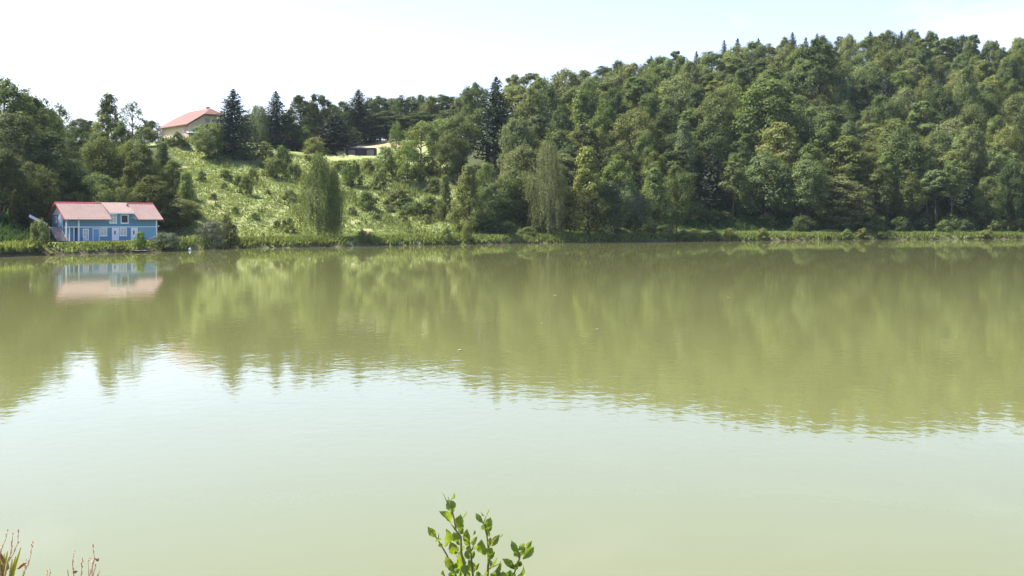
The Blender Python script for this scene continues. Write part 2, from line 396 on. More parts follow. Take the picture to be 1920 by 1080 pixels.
def trunk_mesh(H, r0, limbs, seed, mat, lean=0.02, top=0.9):
    r = random.Random(seed); mb = MB()
    pts = []; rad = []
    ax, ay = r.uniform(-lean, lean), r.uniform(-lean, lean)
    for i in range(8):
        tt = i/7
        pts.append((H*ax*tt + .012*H*math.sin(3*tt+seed), H*ay*tt + .012*H*math.cos(2.3*tt+seed), -.5 + (H*top+.5)*tt))
        rad.append(r0*(1.5 if i == 0 else 1)*(1 - .88*tt) + .015)
    mb.tube(pts, rad, 8)
    for (tt, tip, lr) in limbs:
        k = tt*7; i = min(int(k), 6); w = k - i
        a = Vector(pts[i]).lerp(Vector(pts[i+1]), w); tip = Vector(tip)
        mid = a.lerp(tip, .5) + Vector((0, 0, -.06*(tip-a).length))
        mb.tube([a, mid, tip], [lr, lr*.6, lr*.15], 5)
    return mb.mesh('trunk', mat, True)

def broad(seed, H=20., R=6., base=.22, nl=9000, leaf=.30, lobes=20, shape='oval', mat=None, bark=None, spread=.36, tr=.016):
    r = np.random.default_rng(seed)
    P, Nr, limbs = [], [], []
    for k in range(lobes):
        tt = (k + r.uniform(.1, .9))/lobes
        if shape == 'oval': env = math.sin(math.pi*min(1, .12 + .86*tt))**.6
        elif shape == 'cone': env = (1 - tt)**.75*1.05 + .06
        elif shape == 'round': env = math.sqrt(max(0, 1 - (2*tt - .95)**2))**.8
        elif shape == 'dome': env = math.sqrt(max(.02, 1 - (tt*.97)**2))
        elif shape == 'column': env = .62*math.sin(math.pi*min(1, .2 + .78*tt))**.5
        else: env = 1
        z = H*(base + (1 - base)*tt*.93)
        ang = k*2.399 + r.uniform(-.5, .5)
        lr = R*spread*r.uniform(.7, 1.25)*(.55 + .45*env)
        rad = max(0, R*env - lr*.75)*r.uniform(.75, 1.12)
        c = np.array([rad*math.cos(ang), rad*math.sin(ang), min(z, H - lr*.75)])
        limbs.append((min(.9, max(.12, (z/H - .16))), c*.92, .75*tr*H*r.uniform(.5, 1)))
        nc = int(16*r.uniform(.8, 1.3))
        d = sph(nc, r); d[:, 2] = d[:, 2]*.9 + .15
        outw = np.array([c[0], c[1], 0]); outw = outw/max(np.linalg.norm(outw), .1)
        d += outw*.35
        d /= np.linalg.norm(d, axis=1, keepdims=True)
        cc = c + d*lr*r.uniform(.62, 1.08, size=(nc, 1))*np.array([1, 1, .85])
        per = max(6, int(nl/lobes/nc))
        for q in range(nc):
            cr = lr*r.uniform(.30, .52)
            off = r.normal(size=(per, 3))*np.array([1, 1, .66])*cr*.66
            P.append(cc[q] + off)
            Nr.append(off/cr*.55 + d[q]*.75 + np.array([0, 0, .7]) + r.normal(size=(per, 3))*.42)
    P = np.concatenate(P); Nr = np.concatenate(Nr)
    P[:, 2] = np.maximum(P[:, 2], .3)
    P[:, 2] *= H/np.percentile(P[:, 2], 99.7)
    rr = np.percentile(np.hypot(P[:, 0], P[:, 1]), 97); P[:, :2] *= R/rr
    V, Fc = leaves(P, Nr, leaf, r=r)
    return mesh_np('crown', V, Fc, mat or M['leaf']), trunk_mesh(H, tr*H, limbs, seed, bark or M['bark'])

def spruce(seed, H=20., R=3.6, base=.07, whorls=34, dens=1.0, ragged=.2):
    r = np.random.default_rng(seed); P, Nr, limbs = [], [], []
    for k in range(whorls):
        tt = k/(whorls-1); z = H*(base + (.985 - base)*tt**.93)
        L_ = R*1.12*((1 - tt)**.72*.97 + .03)*(1 if tt > .06 else .8)
        nb_ = int((10 if tt < .8 else 6)*dens)
        a0 = r.uniform(0, 6.28)
        for q in range(nb_):
            a = a0 + 6.283*q/nb_ + r.uniform(-.25, .25); l = L_*r.uniform(1-ragged*1.6, 1+ragged)
            ns = max(3, int(l/.16)); s = np.linspace(.12, 1, ns)
            droop = (-.32*(1-tt) + .25*tt)
            x_ = np.cos(a)*l*s; y_ = np.sin(a)*l*s; zz = z + l*(droop*s + .16*s**3)
            side = r.normal(size=ns)*.17*l*(1.1 - s)
            p_ = np.column_stack([x_ - np.sin(a)*side, y_ + np.cos(a)*side, zz + r.normal(size=ns)*.09 - .07*np.abs(side)])
            P.append(p_); Nr.append(np.column_stack([np.cos(a)*.5*np.ones(ns), np.sin(a)*.5*np.ones(ns), np.ones(ns)]) + r.normal(size=(ns, 3))*.55)
            if q % 3 == 0 and k % 3 == 0: limbs.append((min(.95, z/H/.97), (np.cos(a)*l*.8, np.sin(a)*l*.8, z + l*droop*.7), .035*R*(1-tt)*.5+.01))
    P = np.concatenate(P); Nr = np.concatenate(Nr)
    V, Fc = leaves(P, Nr, .27*H/20, 1.0, r=r)
    return mesh_np('crown', V, Fc, M['needle']), trunk_mesh(H, .014*H, limbs, seed, M['bark'], .004, .985)

def weeping(seed, H=15., R=4., strands=950, base=.03, leaf=.13):
    r = np.random.default_rng(seed); P, Nr, limbs = [], [], []
    for k in range(strands):
        tt = r.uniform(.14, 1)**.85
        env = math.sin(math.pi*min(1, .22 + .74*(tt-.2)/.8))**.6
        a = r.uniform(0, 6.283); lobe = .92 + .24*math.sin(a*3 + seed) + .22*math.sin(tt*15 + a*2 + seed) + .1*math.sin(tt*37 + a*5)
        rad = R*env*lobe*math.sqrt(r.uniform(.12, 1.0))
        z0 = H*tt; ln = min(z0 - H*base, H*r.uniform(.10, .30)*(1.15 if rad > .6*R else .8))
        ns = max(5, int(ln/.13)); s = np.linspace(0, 1, ns)
        x_ = rad*math.cos(a)*(1 + .05*s) + r.normal(size=ns)*.10 + .15*np.sin(s*5+k)
        y_ = rad*math.sin(a)*(1 + .05*s) + r.normal(size=ns)*.10
        P.append(np.column_stack([x_, y_, z0 - ln*s + r.normal(size=ns)*.05]))
        Nr.append(np.column_stack([np.cos(a)*np.ones(ns), np.sin(a)*np.ones(ns), .6*np.ones(ns)]) + r.normal(size=(ns, 3))*.7)
        if k % 14 == 0: limbs.append((max(.1, min(.95, tt - .12)), (rad*math.cos(a)*.9, rad*math.sin(a)*.9, z0), .05))
    P = np.concatenate(P); Nr = np.concatenate(Nr)
    V, Fc = leaves(P, Nr, leaf, .9, r=r)
    return mesh_np('crown', V, Fc, M['leaf']), trunk_mesh(H, .013*H, limbs, seed, M['palebark'], .01, .95)

def bushm(seed, H=2.5, R=1.8, nl=2600, leaf=.11, lobes=9, mat=None):
    c, tmesh = broad(seed, H, R, .05, nl, leaf, lobes, 'dome', mat, spread=.42)
    r = random.Random(seed); mb = MB()
    for k in range(6):
        a = k*1.05 + r.uniform(-.3, .3); q = r.uniform(.3, .6)
        mb.tube([(.08*math.cos(a), .08*math.sin(a), -.2), (q*.5*R*math.cos(a), q*.5*R*math.sin(a), H*.4), (q*R*math.cos(a), q*R*math.sin(a), H*.8)], [.045*H/2.5, .03*H/2.5, .008], 5)
    return c, mb.mesh('stems', M['bark'], True)

PROTO = {}
def P_(kind, n, fn): PROTO[kind] = [fn(i) for i in range(n)]
P_('oval', 4, lambda i: broad(11+i, 20, 6.0, .16, 15000, .245, 22+i, 'oval', spread=.40))
P_('round', 4, lambda i: broad(31+i, 18, 7.0, .22, 15000, .25, 22+i, 'round', spread=.40))
P_('dome', 3, lambda i: broad(51+i, 20, 7.0, .30, 15000, .25, 26, 'dome', spread=.36))
P_('cone', 3, lambda i: broad(71+i, 12, 3.4, .08, 9500, .155, 22, 'cone', spread=.44))
P_('small', 3, lambda i: broad(91+i, 8, 2.9, .18, 7000, .125, 15, 'round', spread=.4))
P_('tall', 2, lambda i: broad(111+i, 24, 4.6, .52, 10000, .25, 14, 'dome'))
P_('column', 2, lambda i: broad(131+i, 18, 4.2, .08, 12000, .22, 22, 'column'))
P_('sparse', 2, lambda i: broad(151+i, 14, 4.2, .22, 6000, .15, 20, 'oval', spread=.34))
P_('slender', 2, lambda i: broad(161+i, 20, 3.4, .5, 7000, .2, 16, 'oval', bark=M['greybark'], spread=.45, tr=.0075))
P_('spruce', 3, lambda i: spruce(171+i, 20, 3.9, .04, 40, 1.35, .22))
P_('pine', 2, lambda i: spruce(181+i, 20, 4.4, .16, 38, 1.4, .28))
P_('weep', 2, lambda i: weeping(191+i))
P_('bush', 4, lambda i: bushm(211+i))
P_('willow', 2, lambda i: bushm(231+i, 3., 2.6, 5200, .10, 13, M['willowleaf']))
DIM = {'slender': (20, 3.4), 'oval': (20, 6.0), 'round': (18, 7.0), 'dome': (20, 7.0), 'cone': (12, 3.4), 'small': (8, 2.9), 'tall': (24, 4.6), 'column': (18, 4.2),
       'sparse': (14, 4.2), 'spruce': (20, 3.9), 'pine': (20, 4.4), 'weep': (15, 4.0), 'bush': (2.5, 1.8), 'willow': (3.0, 2.6)}
COLS = {'dark': (.082, .108, .042), 'mid': (.122, .154, .054), 'light': (.160, .192, .066), 'olive': (.136, .166, .066), 'pale': (.138, .176, .078),
        'spruce': (.040, .057, .030), 'bluespruce': (.044, .060, .036), 'grey': (.098, .122, .070), 'fresh': (.12, .19, .035)}
NAMES = {'spruce': ('spruce_tree', 'spruce'), 'pine': ('conifer_tree', 'conifer'), 'weep': ('birch_tree', 'birch'), 'bush': ('bush', 'bush'), 'willow': ('willow_bush', 'bush')}
PLANTS = []
def plant(px, D, top, wpx, kind, colr, label=None, group=None, idx=None, X=None, hgt=None, wid=None, base=None):
    X = (px - 960)/F*D if X is None else X
    z0 = gz(X, D)
    if hgt is None: hgt = max(HC + (YH - top)*D/F - z0, .6)
    if wid is None: wid = wpx*D/F
    PLANTS.append(dict(px=px, D=D, X=X, z=z0, h=hgt, w=wid, kind=kind, col=colr, label=label, group=group, idx=idx))
def bush_at(px, base_py, h_px, w_px, colr='mid', label=None, kind='bush', group='bushes on the grassy slope'):
    D = ground_hit(px, base_py); plant(px, D, 0, w_px, kind, colr, label, group, hgt=h_px*D/F*random.uniform(.75, 1.35))

# --- placed trees: column, distance, top row, crown width in columns
T = plant
T(8, 222, 147, 120, 'oval', 'mid', 'tallest tree at the left edge of the photo, reaching highest there')
T(48, 230, 168, 90, 'oval', 'mid', 'tall tree second from the left edge along the left skyline')
T(78, 238, 184, 78, 'sparse', 'mid', 'loose-crowned tree third from the left edge along the left skyline')
T(113, 242, 193, 56, 'sparse', 'mid', 'thin open-crowned tree with sky showing through, fourth along the left skyline')
T(26, 204, 212, 130, 'dome', 'dark', 'dark broad tree on the left edge, below the tallest one')
T(86, 208, 248, 110, 'oval', 'dark', 'dark leaning-crowned tree up and left of the boathouse roof')
T(2, 184, 280, 120, 'dome', 'dark', 'dark tree low at the left edge above the shaded bank')
T(58, 193, 305, 100, 'round', 'dark', 'dark tree directly above the pale lean-to roof')
T(140, 256, 238, 70, 'round', 'dark', 'rounded dark tree left of the pyramid-shaped tree')
T(203, 264, 176, 88, 'cone', 'olive', 'pyramid-shaped olive tree standing against the sky left of the hilltop house')
T(248, 278, 190, 60, 'sparse', 'pale', 'pale see-through tree on the skyline between the pyramid tree and hilltop house')
T(160, 243, 262, 80, 'round', 'mid', 'round tree below the pyramid-shaped tree, to its left')
T(227, 243, 230, 62, 'oval', 'dark', 'darker oval tree below the pale see-through tree')
T(192, 228, 258, 90, 'round', 'mid', 'bushy tree in the middle of the grove above the boathouse')
T(265, 229, 262, 80, 'cone', 'mid', 'cone-shaped leafy tree above the right end of the boathouse roof')
T(303, 233, 266, 62, 'cone', 'light', 'light green pointed tree at the meadow edge right of the cone-shaped one')
T(325, 226, 300, 56, 'oval', 'mid', 'tree on the meadow edge between pointed tree and dark thicket')
T(350, 221, 322, 56, 'cone', 'light', 'pointed light tree lowest on the left meadow edge')
T(128, 217, 296, 100, 'dome', 'dark', 'dark tree behind the left end of the boathouse roof')
T(180, 215, 325, 100, 'round', 'mid', 'dark round tree behind the middle of the boathouse roof')
T(285, 216, 330, 80, 'oval', 'mid', 'dark tree just right of the boathouse')
T(335, 216, 372, 84, 'round', 'mid', 'dark spreading thicket tree between boathouse and meadow')
T(196, 207, 346, 66, 'small', 'light', 'small bright tree rising just behind the boathouse ridge')
T(140, 206, 358, 60, 'small', 'mid', 'small tree overhanging the left corner of the boathouse roof')
T(232, 209, 350, 50, 'small', 'mid', 'small tree behind the dormer of the boathouse')
T(272, 302, 238, 46, 'round', 'mid', 'small round tree just left of the hilltop house')
T(285, 325, 226, 40, 'round', 'dark', 'dark tree top peeking behind the hilltop house eave')
T(150, 318, 222, 50, 'round', 'dark', 'distant dark tree top on the left skyline')
T(170, 318, 226, 46, 'round', 'dark', 'distant dark tree top beside the pyramid tree')
T(392, 291, 231, 66, 'round', 'light', 'round bright tree in front of the hilltop house gable')
T(437, 297, 166, 96, 'spruce', 'bluespruce', 'tall dark spruce standing right beside the hilltop house')
T(484, 330, 196, 66, 'weep', 'olive', 'pale birch-like tree right of the dark spruce')
T(517, 333, 170, 68, 'spruce', 'bluespruce', 'narrow spruce with a spire tip above the long barn')
T(540, 353, 210, 44, 'oval', 'olive', 'olive tree between the spire-tipped spruce and the dark dome tree')
T(500, 353, 216, 44, 'round', 'olive', 'low olive tree behind the long barn left part')
T(562, 336, 179, 58, 'oval', 'dark', 'dark dome-topped tree above the barn right part')
T(597, 347, 177, 66, 'oval', 'dark', 'dark broad-topped tree right of the dome-topped one on the plateau skyline')
T(590, 353, 205, 46, 'oval', 'mid', 'tree in front of the broad-topped one on the plateau')
T(628, 333, 212, 84, 'pine', 'bluespruce', 'dark conifer between barn and flat-roofed shed')
T(645, 382, 190, 46, 'oval', 'dark', 'rounded tree left of the plateau spruce')
T(672, 387, 167, 78, 'spruce', 'spruce', 'spruce rising above the plateau tree line over the shed')
T(478, 331, 238, 40, 'small', 'mid', 'small tree in front of the left end of the long barn')
T(548, 333, 236, 46, 'small', 'dark', 'small dark tree in front of the middle of the long barn')
T(578, 333, 232, 40, 'round', 'mid', 'rounded tree in front of the right end of the long barn')
far = [(694, 183), (713, 180), (733, 184), (752, 179), (771, 181), (790, 178), (810, 180), (829, 177), (848, 181), (866, 176), (884, 166)]
for k, (px, tp) in enumerate(far):
    T(px, 404 + (k % 3)*5, tp, 48, ('oval', 'column', 'round')[k % 3], 'dark' if k % 2 else 'olive', f'tree in the far even tree line behind the field, {ordinal(k+1)} from the left', 'far tree line behind the field')
far2 = [(655, 215), (683, 206), (703, 214), (726, 208), (748, 216), (770, 212), (795, 210), (822, 214), (845, 206)]
for k, (px, tp) in enumerate(far2):
    T(px, 397 + (k % 2)*3, tp, 62, 'column', 'dark', f'lower dark tree at the foot of the far tree line, {ordinal(k+1)} from the left', 'far tree line behind the field')
for k, (px, tp) in enumerate([(462, 232), (478, 240), (530, 236), (552, 232), (575, 230), (612, 226), (632, 240), (655, 238), (470, 214), (608, 204), (622, 196)]):
    T(px, 356 + (k % 3)*4, tp, 50, 'round' if k % 2 else 'oval', 'dark' if k % 3 else 'mid', None, 'trees behind the long barn')
T(744, 302, 227, 34, 'small', 'light', 'small light tree left of the pair with visible trunks')
T(790, 309, 227, 84, 'small', 'light', 'spreading light tree with visible trunk on the upper meadow')
T(826, 318, 222, 60, 'small', 'light', 'light tree right of the spreading one with visible trunk')
T(857, 318, 216, 84, 'round', 'mid', 'large round tree at the upper right meadow corner')
T(722, 296, 274, 40, 'small', 'mid', 'small tree standing in the meadow below the flat-roofed shed')
T(765, 291, 262, 56, 'small', 'light', 'small light tree below the spreading one on the meadow')
T(590, 303, 257, 44, 'small', 'light', 'small tree rising behind the top of the weeping shore tree')
T(848, 300, 250, 66, 'round', 'dark', 'dark shaded tree below the large round corner tree')
T(597, 224, 286, 88, 'weep', 'mid', 'weeping birch-like tree standing alone on the shore below the meadow')
T(626, 226, 312, 40, 'weep', 'mid', 'smaller weeping tree pressed to the right side of the lone shore tree')
T(930, 322, 143, 92, 'pine', 'spruce', 'big dark conifer with a bare lower trunk left of the hillside wood')
T(834, 262, 328, 40, 'cone', 'mid', 'pointed young tree at the right foot of the meadow')
T(878, 252, 309, 78, 'cone', 'light', 'bright pointed tree at the right end of the meadow near the shore')
T(911, 268, 304, 46, 'small', 'mid', 'small tree behind the bright pointed tree')
T(968, 268, 318, 96, 'round', 'mid', 'broad bushy tree near the shore left of the weeping birch')
T(925, 262, 345, 70, 'small', 'dark', 'low dark tree between bright pointed tree and broad bushy tree')
T(1030, 259, 263, 74, 'weep', 'pale', 'pale weeping birch at the water in the middle of the far shore')
T(1102, 262, 276, 90, 'cone', 'light', 'bright upright tree at the water right of the pale weeping birch')
T(1157, 268, 292, 84, 'oval', 'mid', 'tree right of the bright upright one at the water')
T(1135, 266, 340, 80, 'round', 'dark', 'dark low tree in the smoke at the water')
T(1226, 272, 314, 90, 'cone', 'light', 'light tree hanging over the water at the right of the smoke')
T(1268, 277, 310, 62, 'round', 'mid', 'rounded tree directly right of the light one over the water')
T(1068, 264, 350, 60, 'round', 'dark', 'dark low tree between weeping birch and bright upright tree')
T(1190, 270, 360, 60, 'round', 'dark', 'dark low tree left of the light tree over the water')
T(1016, 342, 146, 84, 'oval', 'olive', 'tall oval tree right of the big dark conifer')
T(972, 318, 202, 56, 'oval', 'mid', 'slim tree below and right of the big dark conifer')
T(1089, 330, 170, 84, 'cone', 'olive', 'pyramid-topped tree in the middle of the left hillside wood')
T(1133, 326, 188, 62, 'oval', 'mid', 'round-topped tree right of the pyramid-topped one')
T(1050, 318, 200, 60, 'oval', 'dark', 'dark tree left of the pyramid-topped one')
T(1154, 398, 132, 66, 'round', 'olive', 'rounded olive tree high on the left part of the wooded skyline')
T(1209, 376, 148, 58, 'column', 'light', 'slim light tree on the upper slope with a bare stem beside it')
T(1274, 370, 144, 100, 'round', 'olive', 'broad olive tree high on the slope right of the slim light tree')
T(1283, 308, 226, 62, 'cone', 'pale', 'pale pointed tree in front of the dark middle of the wood')
T(1212, 300, 246, 62, 'oval', 'mid', 'tree on the lower slope left of the pale pointed tree')
T(1005, 300, 262, 60, 'small', 'light', 'bright small tree above the pale weeping birch')
T(1440, 338, 148, 160, 'dome', 'olive', 'huge round-crowned tree in the middle of the right hillside wood')
T(1535, 388, 74, 76, 'tall', 'dark', 'tall tree with twin bare dark trunks showing on the upper slope')
T(1330, 320, 230, 90, 'oval', 'dark', 'dark tree left of the huge round-crowned one')
T(1545, 330, 215, 90, 'oval', 'mid', 'tree right of the huge round-crowned one')
T(1613, 312, 345, 70, 'sparse', 'pale', 'pale sunlit loose tree at the foot of the right wood')
T(1585, 322, 255, 90, 'column', 'mid', 'tall slim tree behind the pale sunlit one')
T(1690, 330, 240, 100, 'oval', 'mid', 'tall tree right of the pale sunlit one at the wood edge')
T(1810, 385, 128, 62, 'dome', 'light', 'brightest light green crown high in the right wood near the edge')
T(1890, 350, 235, 60, 'small', 'light', 'bright crown at the right edge of the photo')
for k, (px, D, tp) in enumerate([(1520, 312, 270), (1663, 321, 285), (1738, 327, 262), (1786, 322, 300), (1822, 336, 235), (1872, 332, 270)]):
    T(px, D, tp, 50, 'slender', 'mid' if k % 2 else 'olive', f"slender tree with pale bare stem at right wood's edge, {ordinal(k+1)} from the left", "pale-stemmed trees along the wood's edge")
for k, (px, tp, w, D) in enumerate([(1221, 99, 26, 474), (1306, 90, 22, 476), (1358, 70, 24, 478), (1383, 66, 26, 480), (1422, 66, 24, 482), (1470, 64, 24, 484), (1486, 55, 28, 484), (1511, 64, 22, 484),
                              (1532, 57, 28, 486), (1588, 66, 22, 488), (1632, 53, 30, 490), (1690, 52, 28, 492), (1046, 128, 24, 440), (1868, 70, 26, 500)]):
    T(px, D, tp + 5, w*1.45, 'spruce', 'spruce', f'small dark spruce spire on the right hill skyline, {ordinal(k+1)} of them' if False else None, 'spruces along the right skyline')

# --- bushes on the meadow and shore (column, foot row, height and width in columns)
for a in [(423, 336, 20, 34), (446, 350, 26, 22, 'mid'), (462, 366, 34, 34, 'mid'), (503, 366, 14, 16, 'mid'), (474, 339, 22, 24, 'mid'), (516, 335, 42, 58, 'mid'), (551, 335, 38, 36, 'mid'),
          (659, 352, 48, 44, 'mid'), (687, 393, 46, 50, 'mid'), (711, 356, 34, 34), (748, 386, 40, 62, 'mid'), (774, 402, 30, 46), (808, 404, 36, 62, 'mid'), (754, 412, 14, 18), (544, 376, 24, 34, 'mid'),
          (503, 316, 24, 40), (458, 302, 24, 44, 'olive'), (495, 300, 26, 44, 'olive'), (378, 340, 18, 22), (352, 372, 28, 34), (530, 318, 34, 40, 'mid'), (640, 320, 26, 40), (690, 322, 18, 28, 'olive'),
          (735, 330, 34, 36, 'mid'), (782, 340, 34, 40, 'mid'), (806, 330, 38, 40, 'olive'), (815, 362, 30, 40), (440, 402, 12, 16, 'olive'), (480, 412, 14, 18), (425, 420, 16, 20), (520, 428, 14, 18),
          (540, 436, 30, 30, 'mid'), (660, 404, 16, 24, 'olive'), (705, 412, 16, 26, 'olive'), (730, 398, 18, 24, 'olive'), (845, 412, 34, 44, 'olive'), (800, 420, 16, 22, 'olive'), (400, 375, 14, 16),
          (420, 355, 14, 16, 'olive'), (570, 345, 20, 24), (405, 300, 14, 30, 'mid'), (318, 276, 20, 26, 'olive'), (333, 274, 22, 26), (302, 272, 14, 22), (345, 276, 16, 26, 'mid'), (420, 290, 12, 30)]:
    bush_at(*a)
bush_at(310, 468, 28, 62, 'grey', 'large grey-green willow bush on the shore right of the boathouse', 'willow', 'willow bushes on the shore')
bush_at(396, 466, 42, 62, 'grey', 'tall grey-green willow bush at the water with silvery leaves', 'willow', 'willow bushes on the shore')
bush_at(430, 466, 40, 42, 'dark', 'dark green bush pressed to the right side of the silvery willow', 'bush', 'shore bushes')
bush_at(264, 466, 34, 26, 'fresh', 'bright yellow-green bush by the small landing stage', 'bush', 'shore bushes')
bush_at(76, 474, 44, 44, 'light', 'light bush left of the outside stairs of the boathouse', 'bush', 'shore bushes')
bush_at(684, 460, 32, 30, 'mid', 'lone bush on the shore right of the weeping tree', 'bush', 'shore bushes')
bush_at(836, 456, 30, 28, 'light', 'left one of the two shore bushes at the right end of the meadow', 'bush', 'shore bushes')
bush_at(876, 454, 30, 26, 'light', 'right one of the two shore bushes at the right end of the meadow', 'bush', 'shore bushes')
for k, (px, w) in enumerate([(1278, 34), (1306, 36), (1338, 34), (1368, 28), (1430, 26), (1588, 22), (1618, 26), (1652, 26), (1850, 26)]):
    bush_at(px, 449 - k*.25, 20 - k*.9, w, 'light', f'{ordinal(k+1)} low shore bush from the left under the right wood', 'bush', 'low bushes under the right wood')

# --- the wood on the hillside, filled in between
def ok_spot(X, D, sp):
    for q in PLANTS:
        if q['kind'] in ('bush', 'willow'): continue
        if (q['X']-X)**2 + (q['D']-D)**2 < (sp*(.62 if q['w'] < 9 else .85))**2: return False
    return True
CREST = lambda px: float(np.interp(px, [860, 1000, 1220, 1450, 1650, 1920, 2300], [440, 455, 475, 485, 494, 503, 520]))
SKY = lambda px: float(np.interp(px, [860, 885, 920, 1040, 1130, 1220, 1300, 1450, 1560, 1650, 1750, 1850, 1920, 2100], [182, 166, 156, 140, 124, 112, 100, 82, 76, 66, 66, 80, 82, 92]))
rr = random.Random(5)
AUTO = []
tries = 0
while tries < 9000 and len(AUTO) < 330:
    tries += 1
    px = rr.uniform(890, 2080); u = (px-960)/F; S = float(shore(u)); D = rr.uniform(S + 12, CREST(px) + 6)
    if px < 960 and D < 330: continue
    if 1255 < px < 1500 and D < S + 24: continue
    X = u*D; sp = rr.uniform(9.3, 12)*(.85 if D < S + 50 else 1)
    if not ok_spot(X, D, sp): continue
    h = rr.uniform(15, 24) if D > S + 35 else rr.uniform(14, 20)
    w = rr.uniform(8.5, 16.5)
    # the crest's trees stay under the skyline seen in the photograph
    z0 = gz(X, D); lim = HC + (YH - SKY(px) + 7 + rr.uniform(-9, 5))*D/F - z0
    if lim < 9: continue
    h = min(h, lim)
    if D > CREST(px) - 26: h = min(lim, 27)
    kind = rr.choices(['oval', 'round', 'dome', 'column', 'pine', 'tall'], [4, 4, 4, 2, .5, 1.6])[0]
    if kind == 'pine': w *= .6
    if kind in ('column', 'tall'): w *= .8
    c = 'bluespruce' if kind == 'pine' else rr.choices(['dark', 'mid', 'light', 'olive'], [2.5, 4, 1.6, 3.5])[0]
    plant(px, D, 0, 0, kind, c, None, 'wood on the right hillside', X=X, hgt=h, wid=w); AUTO.append(PLANTS[-1])
tries = 0; nleft = 0
while tries < 2500 and nleft < 60:
    tries += 1
    px = rr.uniform(-130, 300); u = (px-960)/F; S = float(shore(u)); D = rr.uniform(S + 26, 312)
    if px > 60: D = rr.uniform(max(S + 34, 214), 300)
    if px > 230 and D > 250: continue
    X = u*D
    if not ok_spot(X, D, rr.uniform(7.5, 10)): continue
    z0 = gz(X, D); lim = HC + (YH - float(np.interp(px, [-130, 0, 60, 110, 130, 180, 300], [140, 165, 190, 215, 240, 245, 275])))*D/F - z0
    h = min(rr.uniform(9, 17), lim)
    if h < 5: continue
    plant(px, D, 0, 0, rr.choice(['oval', 'round', 'dome']), rr.choice(['dark', 'mid', 'olive']), None, 'wood on the left slope', X=X, hgt=h, wid=rr.uniform(7, 10)); nleft += 1
# understorey shrubs along the wood's edge
tries = 0; nsh = 0   # shrubs
while tries < 1500 and nsh < 80:
    tries += 1
    px = rr.uniform(900, 2010); u = (px-960)/F; S = float(shore(u)); D = S + rr.uniform(6, 30)
    X = u*D
    if 1265 < px < 1490 and D < S + 22: continue
    if any((q['X']-X)**2 + (q['D']-D)**2 < 3.2**2 for q in PLANTS): continue
    plant(px, D, 0, 0, 'bush', rr.choice(['dark', 'dark', 'mid']), None, 'shrubs along the edge of the wood', X=X, hgt=rr.uniform(2.2, 5.5), wid=rr.uniform(4, 7)); nsh += 1

# keep what the photograph can show: nearest first, crowns as ellipses on a coarse mask
order = sorted(range(len(PLANTS)), key=lambda i: PLANTS[i]['D'])
mask = np.zeros((130, 560), bool); my, mxx = np.mgrid[0:130, 0:560]
KEEP = []
for i in order:
    q = PLANTS[i]; cx = (960 + F*q['X']/q['D'])/4 + 40; sc_ = F/q['D']/4
    top = (YH - F*(q['z'] + q['h'] - HC)/q['D'])/4; bot = (YH - F*(q['z'] + q['h']*.12 - HC)/q['D'])/4
    el = ((mxx - cx)/(q['w']*.5*sc_))**2 + ((my - (top+bot)/2)/((bot-top)/2))**2 < 1
    auto = q['label'] is None and q['group'] in ('wood on the right hillside', 'wood on the left slope', 'shrubs along the edge of the wood')
    vis = el & ~mask
    if auto and (vis.sum() < max(9, .13*el.sum()) or cx < 34 or cx > 528): continue
    core = ((mxx - cx)/(q['w']*.42*sc_))**2 + ((my - (top+bot)/2)/((bot-top)/2*.9))**2 < 1
    if q['kind'] not in ('sparse', 'tall', 'bush', 'slender'): mask |= core
    q['vis'] = int(vis.sum()); KEEP.append(q)

# labels for the rest, by row and place along it
def number(sel, text):
    for k, q in enumerate(sorted(sel, key=lambda q: q['px'])): q['label'] = text(k+1, q)
WORD = {'dark': 'dark green', 'mid': 'mid green', 'light': 'light green', 'olive': 'olive green', 'bluespruce': 'blue-black', 'spruce': 'blackish', 'fresh': 'yellow-green', 'grey': 'grey-green', 'pale': 'pale'}
FORM = {'slender': 'slender pale-stemmed tree', 'oval': 'oval-crowned tree', 'round': 'round-crowned tree', 'dome': 'dome-crowned tree', 'column': 'slim tree', 'pine': 'conifer', 'tall': 'bare-stemmed tall tree', 'spruce': 'spruce', 'bush': 'bush'}
rows = [('lowest row', 0, 34), ('second row up', 34, 66), ('middle row', 66, 100), ('fourth row up', 100, 138), ('top row', 138, 999)]
wood = [q for q in KEEP if q['label'] is None and q['group'] == 'wood on the right hillside']
for nm, a, b_ in rows:
    number([q for q in wood if a <= q['D'] - float(shore(q['X']/q['D'])) < b_],
           lambda k, q, nm=nm: f"{WORD[q['col']]} {FORM[q['kind']]} in right hillside wood, {nm}, {ordinal(k)} from left")
lw = [q for q in KEEP if q['label'] is None and q['group'] == 'wood on the left slope']
number([q for q in lw if q['D'] < 235], lambda k, q: f"{WORD[q['col']]} {FORM[q['kind']]} low in the left wood, {ordinal(k)} from the left")
number([q for q in lw if q['D'] >= 235], lambda k, q: f"{WORD[q['col']]} {FORM[q['kind']]} high in the left wood, {ordinal(k)} from the left")
number([q for q in KEEP if q['label'] is None and q['group'] == 'shrubs along the edge of the wood'], lambda k, q: f"{WORD[q['col']]} shrub at the foot of the right wood, {ordinal(k)} from the left")
number([q for q in KEEP if q['label'] is None and q['group'] == 'spruces along the right skyline'], lambda k, q: f"dark spruce spire on the right hill's skyline, {ordinal(k)} from the left")
number([q for q in KEEP if q['group'] == 'trees behind the long barn'], lambda k, q: f"{WORD[q['col']]} {FORM[q['kind']]} behind the long barn, {ordinal(k)} from the left")
mb_ = [q for q in KEEP if q['label'] is None and q['group'] == 'bushes on the grassy slope']
